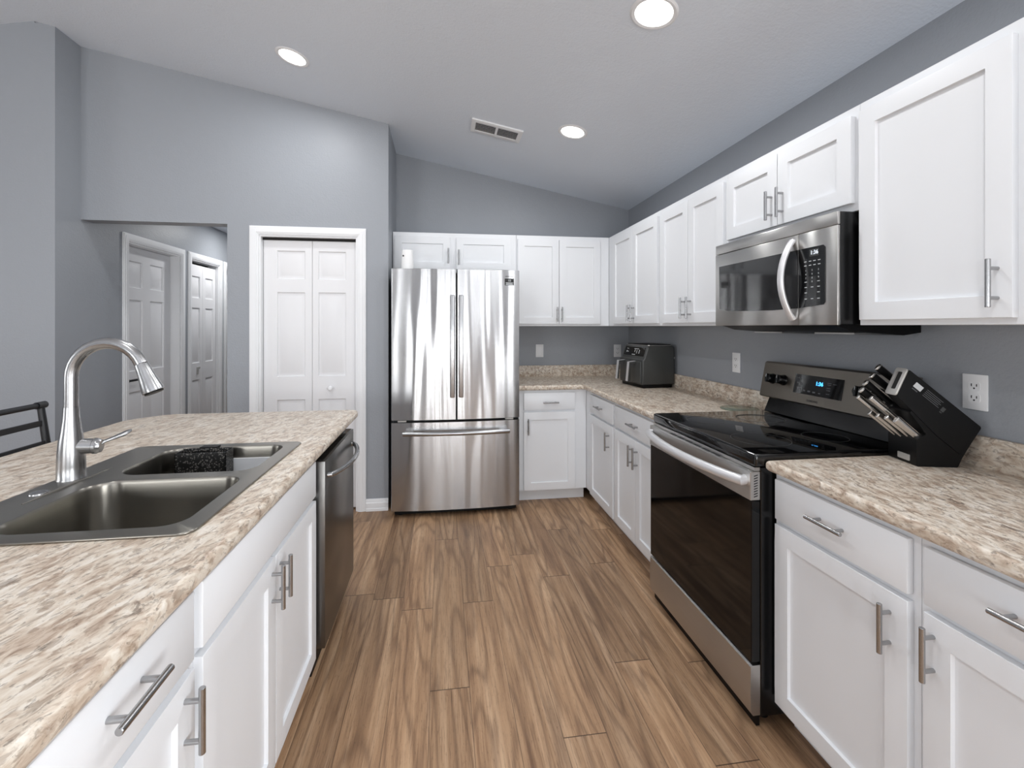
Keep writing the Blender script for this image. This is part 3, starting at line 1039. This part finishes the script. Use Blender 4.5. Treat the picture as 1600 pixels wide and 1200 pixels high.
for (x0, x1, nm) in ((FX0, 0.1005, 'l'), (0.1075, FX1, 'r')):
    d_ = link('door', curved(x0, x1, 0.698, 1.781), M['fridge_steel'], fr, world=True, ang=40)
    hx = 0.073 if nm == 'l' else 0.135
    yy = fy(hx)
    hb = B().box(hx - .017, hx + .017, yy - .050, yy - .036, 0.862, 1.592, .005, 3)
    for z in (0.89, 1.565):
        hb.box(hx - .010, hx + .010, yy - .040, yy + .002, z - .018, z + .018, .002, 1)
    link('handle', hb, M['nickel'], d_, world=True, label='long flat vertical bar handle')
    if nm == 'r':
        sy = fy(0.49) - .0006
        ex = Vector((1, (fy(.51) - fy(.47)) / .04, 0))
        lm = frame3((0.490, sy, 1.696), ex, (0, 0, 1))
        stk = B().box(-.034, .034, -.0245, .0245, 0, .0008)
        link('energy_sticker', stk.xf(lm), M['text_black'], d_, world=True, label='small black and white sticker')
        lettering('sticker_print', '10', 0.024, M['text_white'], d_, lm @ Matrix.Translation((0, .009, .001)), .0002)
        bars = B().box(-.028, .028, -.009, -.005, .0008, .0011).box(-.022, .022, -.014, -.0115, .0008, .0011).box(-.028, .028, -.021, -.017, .0008, .0011)
        link('sticker_lines', bars.xf(lm), M['text_white'], d_, world=True)
        lettering('logo', 'SAMSUNG', 0.013, M['text_dark'], d_, frame3((0.490, sy - .0003, 1.735), ex, (0, 0, 1)), .0002)
fz = link('freezer_drawer', curved(FX0, FX1, 0.050, 0.680), M['fridge_steel'], fr, world=True, ang=40)
hp = []
for k in range(15):
    x = -0.272 + 0.756 * k / 14
    u = (k - 7) / 7
    hp.append((x, fy(x) - 0.052 - .012 * (1 - u * u), 0.612))
hb = B().tube(hp, 0.0155, seg=18)
for x in (-0.235, 0.447):
    hb.box(x - .03, x + .03, fy(x) - .05, fy(x) + .001, .603, .621, .003, 1)
link('handle', hb, M['nickel'], fz, world=True, label='horizontal round bar handle')
link('door_gasket', B().box(FX0 + .012, FX1 - .012, 3.345, 3.396, 0.681, 0.697), M['near_black'], fr, world=True)
link('hinge_cover', B().box(FX0 + .045, FX0 + .105, 3.325, 3.35, .683, .694, .002, 1), M['tag'], fr, world=True)
link('hinge_cover', B().box(FX1 - .105, FX1 - .045, 3.325, 3.35, .683, .694, .002, 1), M['tag'], fr, world=True)
link('base_grille', B().box(FX0 + .02, FX1 - .02, 3.36, 3.45, 0.012, 0.050), M['black_soft'], fr, world=True)
for x in (FX0 + .06, FX1 - .06):
    link('foot', B().cyl((x, 3.40, 0.0), (x, 3.40, 0.02), 0.022), M['black_soft'], fr, world=True)

sp = thing('speaker', 'small white cylindrical device standing on top of the refrigerator', 'speaker', (-0.250, 3.40, 1.781))
link('body', B().lathe([(0.044, 0.0), (0.0455, 0.003), (0.0435, 0.07), (0.0405, 0.138), (0.0385, 0.143), (0.0, 0.1445)], (-0.250, 3.40, 1.781), 32, cap=False), M['white_plastic'], sp, world=True)
link('button', B().cyl((-0.277, 3.3665, 1.880), (-0.279, 3.3640, 1.880), 0.006), M['slot'], sp, world=True)

# ------------------------------------------------------------------ range
Y0, Y1 = 1.418, 2.174
rg = thing('range', 'black and stainless freestanding electric range with a glass cooktop', 'range', (1.38, (Y0 + Y1) / 2, 0))
link('body', B().box(1.077, 1.715, Y0, Y1, 0.035, 0.884, .002, 1), M['black'], rg, world=True)
link('cooktop', B().box(1.055, 1.700, Y0 - .001, Y1 + .001, 0.886, 0.931, .010, 3), M['black_glass'], rg, world=True)
for (x, y, r) in ((1.22, 1.61, .105), (1.22, 1.98, .085), (1.50, 1.61, .080), (1.50, 1.98, .105)):
    link('burner_ring', B().lathe([(r, 0), (r, .0003), (r - .002, .0003), (r - .002, 0)], (x, y, .9311), 48, cap=False), M['grey_plastic'], rg, world=True)
od = link('oven_door', B().box(1.041, 1.075, Y0, Y1, 0.222, 0.773, .003, 1), M['oven_glass'], rg, world=True)
tr_ = link('door_trim', B().box(1.038, 1.075, Y0, Y1, 0.7745, 0.872, .002, 1), M['steel'], od, world=True, label='stainless top strip of the oven door')
sl = B()
for k in range(9):
    z = 0.785 + k * 0.0088
    sl.prism([(1.051, z), (1.065, z + .004), (1.065, z + .0075), (1.051, z + .0035)], 'y', Y0 - .0006, Y0 + .0002)
link('side_vent', sl, M['slot'], tr_, world=True)
vt = B()
for k in range(6):
    y = Y0 + .19 + k * .065
    vt.box(1.046, 1.068, y, y + .058, .8716, .8724)
link('vent_slot', vt, M['slot'], tr_, world=True)
link('vent_rail', B().box(1.056, 1.0765, Y0 + .004, Y1 - .004, 0.8735, 0.8855), M['steel'], rg, world=True)
hp = [(1.040, Y0 + .030, .838)]
for k in range(17):
    f = k / 16
    hp.append((1.022 - 0.048 * (math.sin(PI * f) ** 0.8), Y0 + .022 + (Y1 - Y0 - .044) * f, 0.838))
hp.append((1.040, Y1 - .030, .838))
link('handle', B().tube(hp, 0.0175, seg=20, up=(0, 0, 1)), M['handle_light'], tr_, world=True, label='thick bowed satin silver handle')
link('storage_drawer', B().prism([(1.048, .042), (1.040, .06), (1.038, .12), (1.040, .208), (1.046, .213), (1.074, .213), (1.074, .042)], 'y', Y0, Y1), M['steel'], rg, world=True)
link('skirt', B().box(1.062, 1.075, Y0 + .004, Y1 - .004, 0.004, 0.041), M['black_soft'], rg, world=True)
for (x, y) in ((1.12, Y0 + .05), (1.12, Y1 - .05), (1.66, Y0 + .05), (1.66, Y1 - .05)):
    link('foot', B().cyl((x, y, 0), (x, y, 0.0348), 0.018), M['black_soft'], rg, world=True)
# backguard
bgp = [(1.660, 0.9315), (1.700, 1.010), (1.700, 1.165), (1.725, 1.165), (1.725, 0.9315)]
link('backguard', B().prism([(1.655, .9315), (1.668, .9315), (1.700, 1.005), (1.700, 1.160), (1.716, 1.160), (1.716, .9315)], 'y', Y0 + .004, Y1 - .004), M['black'], rg, world=True)
cp = link('control_panel', B().prism([(1.644, 1.014), (1.650, 1.008), (1.699, 1.008), (1.716, 1.176), (1.716, 1.183), (1.688, 1.187), (1.677, 1.180)], 'y', Y0, Y1, 0, 3), M['steel_h'], rg, world=True)
pa, pb = Vector((1.644, 0, 1.014)), Vector((1.677, 0, 1.180))
up = (pb - pa).normalized()
nrm = Vector((-up.z, 0, up.x))


def on_panel(y, z, off=0.0):
    f = (z - pa.z) / (pb.z - pa.z)
    p = pa + (pb - pa) * f + nrm * off
    return Vector((p.x, y, p.z))


FM = lambda y, z, off=0.0: frame3(on_panel(y, z, off), (0, -1, 0), up)
dsp = link('display_glass', B().box(-.132, .132, -.043, .046, 0, .002, .0006, 1).xf(FM(1.823, 1.098)), M['black_glass'], cp, world=True)
lettering('clock_digits', '1:36', 0.024, M['led_blue'], dsp, FM(1.812, 1.110, .0022), .0003, bold=.0006)
for (u, v, w_, h_) in ((-.110, .028, .012, .003), (-.092, .028, .012, .003), (-.110, .006, .012, .009), (-.090, .002, .012, .009), (-.104, -.013, .024, .002), (-.108, -.020, .014, .002),
                       (-.090, -.022, .012, .003), (-.068, -.026, .014, .007), (-.040, -.027, .015, .007), (-.012, -.028, .015, .007), (.018, -.029, .012, .004),
                       (.062, .022, .020, .002), (.062, .015, .020, .002), (.062, .000, .020, .002), (.062, -.010, .020, .002), (.062, -.026, .018, .002), (.090, .02, .018, .002)):
    link('key', B().box(u - w_ / 2, u + w_ / 2, v - h_ / 2, v + h_ / 2, .0021, .0024).xf(FM(1.823, 1.098)), M['key_grey'], dsp, world=True)
lettering('logo', 'SAMSUNG', 0.0135, M['text_dark'], cp, FM(1.838, 1.030, .0004), .0003, bold=.0003)
for (y, z) in ((2.098, 1.103), (2.026, 1.104), (1.600, 1.104), (1.530, 1.104)):
    kb = B().lathe([(0.026, 0), (0.026, .006), (0.023, .010), (0.021, .030), (0.018, .034), (0.0, .0345)], seg=28, cap=False)
    kb.box(-.0045, .0045, -.021, .021, .028, .042, .002, 1)
    kb.xf(FM(y, z, .0))
    kk = link('knob', kb, M['black'], cp, world=True)
    link('pointer', B().box(-.0012, .0012, .004, .018, .0421, .0424).xf(FM(y, z)), M['text_white'], kk, world=True)

# ------------------------------------------------------------------ microwave
MX, MY0, MY1 = 1.352, 1.398, 2.106
mw = thing('microwave', 'stainless over-the-range microwave with a bowed vertical handle', 'microwave', (1.54, (MY0 + MY1) / 2, 1.37))
link('body', B().box(MX + .012, 1.735, MY0 + .002, MY1 - .002, 1.374, 1.767, .002, 1), M['black'], mw, world=True)
link('vent_panel', B().box(MX - .000, MX + .0115, MY0, MY1, 1.7215, 1.767, .003, 2), M['steel'], mw, world=True)
md = link('door', B().box(MX - .001, MX + .0115, 1.5715, MY1, 1.372, 1.7195, .003, 2), M['steel'], mw, world=True)
mp = link('control_side', B().box(MX - .001, MX + .0115, MY0, 1.570, 1.372, 1.7195, .003, 2), M['steel'], mw, world=True)
gp = [(2.070, 1.452), (2.072, 1.660), (1.5735, 1.660), (1.5735, 1.437), (1.70, 1.434), (1.88, 1.437), (2.00, 1.442)]
link('window', B().prism(gp, 'x', MX - .0035, MX - .0008), M['micro_glass'], md, world=True)
mk = link('keypad', B().prism([(1.569, 1.437), (1.569, 1.660), (1.455, 1.660), (1.447, 1.652), (1.447, 1.455), (1.455, 1.446)], 'x', MX - .0035, MX - .0008), M['black_glass'], mp, world=True)
MM = lambda y, z: frame3((MX - .0037, y, z), (0, -1, 0), (0, 0, 1))
lettering('clock_digits', '1:36', 0.021, M['led_white'], mk, MM(1.494, 1.639), .0002)
link('clock_window', B().box(MX - .0037, MX - .0034, 1.474, 1.516, 1.626, 1.652), M['grey_plastic'], mk, world=True)
for r_i, row in enumerate(('123', '456', '789')):
    for c_i, ch in enumerate(row):
        lettering('key_number', ch, 0.009, M['text_white'], mk, MM(1.533 - c_i * .029, 1.575 - r_i * .014), .0002)
lettering('key_number', '0', 0.009, M['text_white'], mk, MM(1.504, 1.533), .0002)
for (z, us) in ((1.609, (1.535, 1.513, 1.493, 1.472)), (1.594, (1.535, 1.513, 1.493, 1.472)), (1.533, (1.533, 1.475)), (1.513, (1.533, 1.504, 1.475)), (1.493, (1.533, 1.475)), (1.470, (1.533, 1.504, 1.475))):
    for u in us:
        link('key', B().box(MX - .0039, MX - .0035, u - .0055, u + .0055, z - .0013, z + .0013), M['text_white'], mk, world=True)
hp = []
for k in range(17):
    f = k / 16
    hp.append((MX - .004 - 0.052 * math.sin(PI * f) ** 0.8, 1.597, 1.700 - 0.305 * f))
link('handle', B().tube(hp, 0.0125, seg=16, sx=0.8, sy=1.15, up=(1, 0, 0)), M['handle_light'], md, world=True, label='bowed satin silver handle')
link('underside', B().prism([(MX + .02, 1.3735), (1.733, 1.3735), (1.733, 1.345), (1.66, 1.335), (1.44, 1.352)], 'y', MY0 + .04, MY1 - .02), M['black_soft'], mw, world=True)
for y_ in (1.48, 1.84):
    link('filter', B().box(1.50, 1.62, y_, y_ + .18, 1.338, 1.344), M['steel'], mw, world=True)


# ------------------------------------------------------------------ outlets and switches
def outlet(name, label, cat, loc, rot, kind='outlet', w=0.072, h=0.117):
    o = thing(name, label, cat, loc, rot)
    link('cover_plate', B().box(-w / 2, w / 2, -.006, 0, -h / 2, h / 2, .0025, 2), M['plate'], o)
    if kind == 'outlet':
        for z in (.0195, -.0195):
            s = link('socket', B().prism(rrect(-.0165, .0165, z - .0145, z + .0145, .007, 4), 'y', -.0075, -.0058), M['plate'], o)
            link('slots', B().box(-.0085, -.0062, -.0082, -.0074, z - .001, z + .008).box(.0062, .0085, -.0082, -.0074, z - .001, z + .007).cyl((0, -.0082, z - .007), (0, -.0074, z - .007), .0026, seg=10), M['slot'], s)
    elif kind == 'switch':
        link('rocker', B().prism([(-.0058, -.034), (-.0100, -.034), (-.0072, .034), (-.0058, .034)], 'x', -.0165, .0165), M['plate'], o)
    return o


outlet('light_switch', 'white rocker switch on the back wall beside the refrigerator', 'switch', (0.882, YB, 1.147), 0, 'switch')
outlet('wall_outlet', 'wall plate in the far corner, half hidden by the air fryer', 'outlet', (1.625, YB, 1.142), 0)
outlet('wall_outlet', 'white outlet on the right wall between air fryer and range', 'outlet', (XW, 2.493, 1.153), -PI / 2)
outlet('wall_outlet', 'white outlet on the right wall behind the knife block', 'outlet', (XW, 1.268, 1.152), -PI / 2)

# ------------------------------------------------------------------ glass board
gb = B().prism([(1.618 + .098 * math.cos(2 * PI * k / 40), 2.300 + .098 * math.sin(2 * PI * k / 40)) for k in range(40)], 'z', CT + .0002, CT + .0052, cap_r=.0015, seg=2)
single('cutting_board', gb, M['board_glass'], 'round greenish glass board on the worktop left of the range', 'board')

# ------------------------------------------------------------------ air fryer
af = thing('air_fryer', 'dark grey two-drawer air fryer in the far corner of the worktop', 'air fryer', (1.448, 3.150, CT), R(5))
link('base', B().box(.010, .250, .012, .340, 0, .030, .008, 2), M['black_soft'], af)
link('body', B().prism([(0.0, .026), (.262, .026), (.262, .300), (.245, .312), (.055, .312), (.044, .302), (.016, .215), (0.0, .205)], 'y', 0, .352, cap_r=.010, seg=3), M['grey_plastic'], af)
link('lid_trim', B().prism(rrect(.050, .252, .010, .342, .02, 4), 'z', .3105, .3165), M['steel'], af)
link('lid', B().prism(rrect(.054, .248, .014, .338, .02, 4), 'z', .3166, .3215), M['black_soft'], af)
sa, sb = Vector((.020, 0, .228)), Vector((.044, 0, .302))
su = (sb - sa).normalized()
AM = lambda y, f: frame3(tuple(sa + (sb - sa) * f + Vector((0, y, 0)) + Vector((-su.z, 0, su.x)) * .0010), (0, -1, 0), su)
pn = link('control_panel', B().box(-.150, .150, -.034, .034, -.001, .0015, .0005, 1).xf(AM(.176, .5)), M['black_glass'], af)
for (u, v, w_, h_) in ((-.105, .018, .030, .003), (-.110, -.004, .010, .014), (-.090, -.006, .009, .009), (.028, .020, .070, .004), (.010, .004, .006, .020), (.040, .006, .012, .004), (.040, -.004, .012, .004), (.040, -.013, .012, .004), (.075, .008, .012, .006), (.075, -.002, .012, .006), (.075, -.012, .012, .006), (.0, -.026, .05, .004)):
    link('key', B().box(u - w_ / 2, u + w_ / 2, v - h_ / 2, v + h_ / 2, .0016, .0019).xf(AM(.176, .5)), M['text_white'], pn)
for y0 in (.016, .182):
    dd = link('basket_drawer', B().box(-.010, .004, y0, y0 + .154, .036, .196, .006, 3), M['grey_plastic'], af)
    ym = y0 + .077
    hb = B().prism([(-.010, .196), (-.064, .190), (-.078, .050), (-.066, .050), (-.056, .176), (-.010, .180)], 'y', ym - .016, ym + .016, r=.0)
    link('handle', hb, M['grey_plastic'], dd)
    link('handle_trim', B().prism([(-.0100, .1975), (-.0655, .1915), (-.0800, .0485), (-.0785, .0480), (-.0640, .1900), (-.0100, .1962)], 'y', ym - .0155, ym + .0155), M['handle_light'], dd, label='polished silver handle face')
link('rear_spacer', B().box(.2625, .270, .02, .028, .17, .27).box(.262, .270, .012, .036, .215, .225), M['handle_light'], af)

# ------------------------------------------------------------------ knife block and knives
KA = math.atan2(-.2403, .9707)
KB = Vector((1.520, 1.273, CT))
kbk = thing('knife_block', 'black slanted knife block with built-in sharpener, on the right worktop', 'knife block', tuple(KB), KA)
link('block', B().prism([(0.0, 0), (.122, 0), (.134, .030), (.187, .126), (.180, .140), (.030, .225), (-.020, .175), (.030, .105), (0.0, .086)], 'y', .003, .128, r=.004, seg=2), M['black_soft'], kbk)
shp = link('sharpener', B().prism([(-.060, .229), (-.024, .314), (.189, .131), (.134, .038), (.060, .10)], 'y', 0.0, .048, r=.006, seg=3), M['black_soft'], kbk)
fa, fb = Vector((-.060, 0, .229)), Vector((-.024, 0, .314))
fu = (fb - fa).normalized()
fn = Vector((-fu.z, 0, fu.x))
KM = frame3(tuple((fa + fb) / 2 + Vector((0, .024, 0)) + fn * .0005), (0, -1, 0), fu)
rim_ = B().fill(rrect(-.0245, .0245, -.047, .047, .008, 4), [rrect(-.0125, .0125, -.027, .034, .004, 3)], 0, .006, .0015, 2).xf(KM)
link('sharpener_ring', rim_, M['tag'], shp, label='silver framed sharpener slot')
link('slot_insert', B().box(-.0125, .0125, -.027, .034, -.0005, .0012).xf(KM), M['near_black'], shp)
# labels on the near side of the sharpener housing
ax_ = Vector((.757, 0, -.653)).normalized()
SM = lambda s_, z_: frame3((s_, -.0004, z_), tuple(ax_), (.653, 0, .757))
link('white_label', B().box(-.014, .014, -.0085, .0085, 0, .0006).xf(SM(.003, .258)), M['text_white'], shp)
lines = B()
for i in range(5):
    lines.box(.026 - i * .0, .088 - (i % 2) * .006, .010 - i * .0055, .0115 - i * .0055, 0, .0005)
lines.box(-.012, .008, -.016, -.0135, 0, .0005)
link('label_lines', lines.xf(SM(.003, .258)), M['key_grey'], shp)
link('label_square', B().box(.096, .108, -.014, .0, 0, .0005).box(.098, .106, -.020, -.017, 0, .0005).xf(SM(.003, .258)), M['grey_plastic'], shp)
link('brand_plate', B().prism(rrect(.030, .082, .010, .030, .003, 3), 'x', -.0022, .0002), M['tag'], kbk)
KW = MATX[kbk]
kd = Vector((-.757, 0, .653)).normalized()


def knife(label, end, w, L, r, grp):
    """end = (s, z) of the butt in block coordinates, w across the block"""
    e = Vector((end[0], w, end[1] - CT))
    root = e - kd * L
    k = thing('knife', label, 'knife', tuple(KW @ root), KA, grp)
    loc = lambda v: v - root
    seq = [(0.0, .75), (.12, .85), (.35, .92), (.65, 1.0), (.88, 1.08), (.96, 1.12)]
    p = [loc(e - kd * L * (1 - f)) for f, _ in seq]
    up_ = Vector((.653, 0, .757))
    link('handle', B().tube(p, [r * g for _, g in seq], seg=14, sx=1.0, sy=0.62, up=tuple(up_)), M['black_soft'] if grp == G1 else M['knife_steel'], k)
    link('butt_cap', B().tube([loc(e - kd * L * .05), loc(e - kd * .002), loc(e)], [r * 1.14, r * 1.14, r * .8], seg=14, sx=1.0, sy=0.64, up=tuple(up_)), M['knife_steel'], k, label='polished steel cap')
    link('spine', B().tube([loc(e - kd * L * .97 + up_ * r * .92), loc(e - kd * L * .05 + up_ * r * 1.05)], r * .22, seg=8), M['knife_steel'], k)
    link('blade', B().tube([loc(root + kd * .004), loc(root - kd * .05)], r * .7, seg=8, sx=1.0, sy=0.15, up=tuple(up_)), M['knife_steel'], k)
    return k


G1 = 'large knives in the block'
knife('black-handled knife in the topmost slot of the knife block', (-.058, 1.229), .095, .100, .0115, G1)
knife('black-handled knife second from the top of the knife block', (-.076, 1.201), .095, .110, .0115, G1)
knife('black-handled knife third from the top of the knife block', (-.097, 1.176), .095, .112, .0115, G1)
knife('black-handled knife fourth from the top, lowest of the large ones', (-.110, 1.151), .095, .112, .0115, G1)
G2 = 'slim steel-handled knives in the block'
knife('slim steel-handled knife jutting furthest left below the large knives', (-.117, 1.125), .100, .125, .0085, G2)
knife('slim steel-handled knife right under the sharpener opening', (-.101, 1.127), .060, .125, .0085, G2)
G3 = 'steak knives in the lower row of the block'
for i, (s_, z_, w_) in enumerate(((-.080, 1.071, .100), (-.073, 1.067, .072), (-.064, 1.067, .044), (-.052, 1.064, .018))):
    knife(['steak knife furthest left in the bottom row of the knife block', 'steak knife second from the left in the bottom row of the block',
           'steak knife third from the left in the bottom row of the block', 'steak knife nearest the camera in the bottom row of the block'][i], (s_, z_), w_, .112, .0092 + .0025 * (i == 3), G3)

# ------------------------------------------------------------------ bar stool
bs = thing('bar_stool', 'black metal bar stool with a ladder back, behind the island', 'stool', (-1.45, 2.00, 0))
yA, yB_ = 1.815, 2.190
for y in (yA, yB_):
    link('back_post', B().tube([(-1.625, y, .640), (-1.650, y, .75), (-1.668, y, .871), (-1.690, y, 1.030)], [.0145, .0145, .0140, .0125], seg=16, up=(0, 1, 0)), M['black_metal'], bs, world=True)
    link('post_cap', B().tube([(-1.690, y - .021, 1.033), (-1.690, y + .021, 1.033)], .0150, seg=16), M['black_metal'], bs, world=True)
link('back_rail', B().tube([(-1.690, yA, 1.033), (-1.690, yB_, 1.033)], .0115, seg=14), M['black_metal'], bs, world=True)
for z, x in ((.958, -1.680), (.872, -1.668)):
    link('back_rail', B().box(x - .005, x + .005, yA, yB_, z - .012, z + .012, .002, 1), M['black_metal'], bs, world=True)
link('seat', B().prism(rrect(-1.640, -1.260, yA - .01, yB_ + .01, .04, 5), 'z', .630, .655, cap_r=.006), M['black_metal'], bs, world=True)
for (x, y, dx, dy) in ((-1.61, yA + .01, -.03, -.02), (-1.61, yB_ - .01, -.03, .02), (-1.29, yA + .01, .03, -.02), (-1.29, yB_ - .01, .03, .02)):
    link('leg', B().tube([(x, y, .630), (x + dx, y + dy, 0.0)], .0125, seg=12), M['black_metal'], bs, world=True)
link('footrest', B().tube([(-1.275, yA - .0, .22), (-1.275, yB_ + .0, .22)], .009, seg=10).tube([(-1.625, yA, .22), (-1.625, yB_, .22)], .009, seg=10).tube([(-1.625, yA, .22), (-1.275, yA, .22)], .009, seg=10).tube([(-1.625, yB_, .22), (-1.275, yB_, .22)], .009, seg=10), M['black_metal'], bs, world=True)

# ------------------------------------------------------------------ ceiling lights and vent
SL = math.atan(.1965)
lamps = [(-0.885, 2.869, 'recessed ceiling light above the pantry door'), (0.849, 1.741, 'recessed ceiling light nearest the camera, at the top edge'),
         (0.844, 2.881, 'recessed ceiling light beside the air vent'), (-0.885, 1.741, 'recessed ceiling light directly over the island sink'),
         (0.849, 0.45, 'unseen recessed ceiling light added behind the camera on the right'), (-0.885, 0.45, 'unseen recessed ceiling light added behind the camera on the left')]  # last pair is unseen, carries on the grid to add light
for (x, y, lab) in lamps:
    z = ceil_z(x)
    t_ = thing('ceiling_light', lab, 'ceiling light', (x, y, z), (0, SL, 0), 'recessed ceiling lights')
    link('trim_ring', B().lathe([(.073, .004), (.076, -.004), (.088, -.006), (.096, -.001), (.096, .004)], seg=40, cap=False), M['trim'], t_)
    link('lens', B().lathe([(.0, -.0005), (.074, -.0005), (.074, .003), (0, .003)], seg=40, cap=False), M['lens'], t_)
    l = bpy.data.lights.new('downlight', 'AREA')
    l.shape = 'DISK'
    l.size = 0.14
    l.energy = P_CAN
    l.color = (0.98, 0.99, 1.0)
    lo = bpy.data.objects.new('downlight', l)
    lo.location = (0, 0, -.009)
    COL.objects.link(lo)
    lo.parent = t_
t_ = thing('ceiling_light', 'recessed ceiling light in the hallway beyond the opening', 'ceiling light', (-1.95, 5.3, hz), (0, 0, 0))
link('trim_ring', B().lathe([(.073, .004), (.076, -.004), (.088, -.006), (.096, -.001), (.096, .004)], seg=40, cap=False), M['trim'], t_)
link('lens', B().lathe([(.0, -.0005), (.074, -.0005), (.074, .003), (0, .003)], seg=40, cap=False), M['lens'], t_)
l = bpy.data.lights.new('downlight', 'AREA')
l.shape = 'DISK'
l.size = 0.14
l.energy = 10
lo = bpy.data.objects.new('downlight', l)
lo.location = (0, 0, -.009)
COL.objects.link(lo)
lo.parent = t_

vx, vy = 0.374, 3.139
vn = thing('air_vent', 'white rectangular air vent in the sloping ceiling', 'vent', (vx, vy, ceil_z(vx)), (0, SL, 0))
fo = B().fill(rrect(-.178, .178, -.098, .098, .004, 2), [rrect(-.148, -.008, -.062, .062, .002, 1), rrect(.008, .148, -.062, .062, .002, 1)], -.010, 0.002, .003, 2)
link('frame', fo, M['trim'], vn)
link('duct_shade', B().box(-.150, .150, -.064, .064, -0.0012, -.0004), M['slot'], vn)  # flat dark sheet painting the shade between the louvres
lv_ = B()
for (u0, u1) in ((-.148, -.008), (.008, .148)):
    for k in range(6):
        y = -.052 + k * .0205
        lv_.prism([(y, -.0090), (y + .0015, -.0096), (y + .0125, -.0030), (y + .0110, -.0024)], 'x', u0, u1)
link('louvre', lv_, M['trim'], vn)
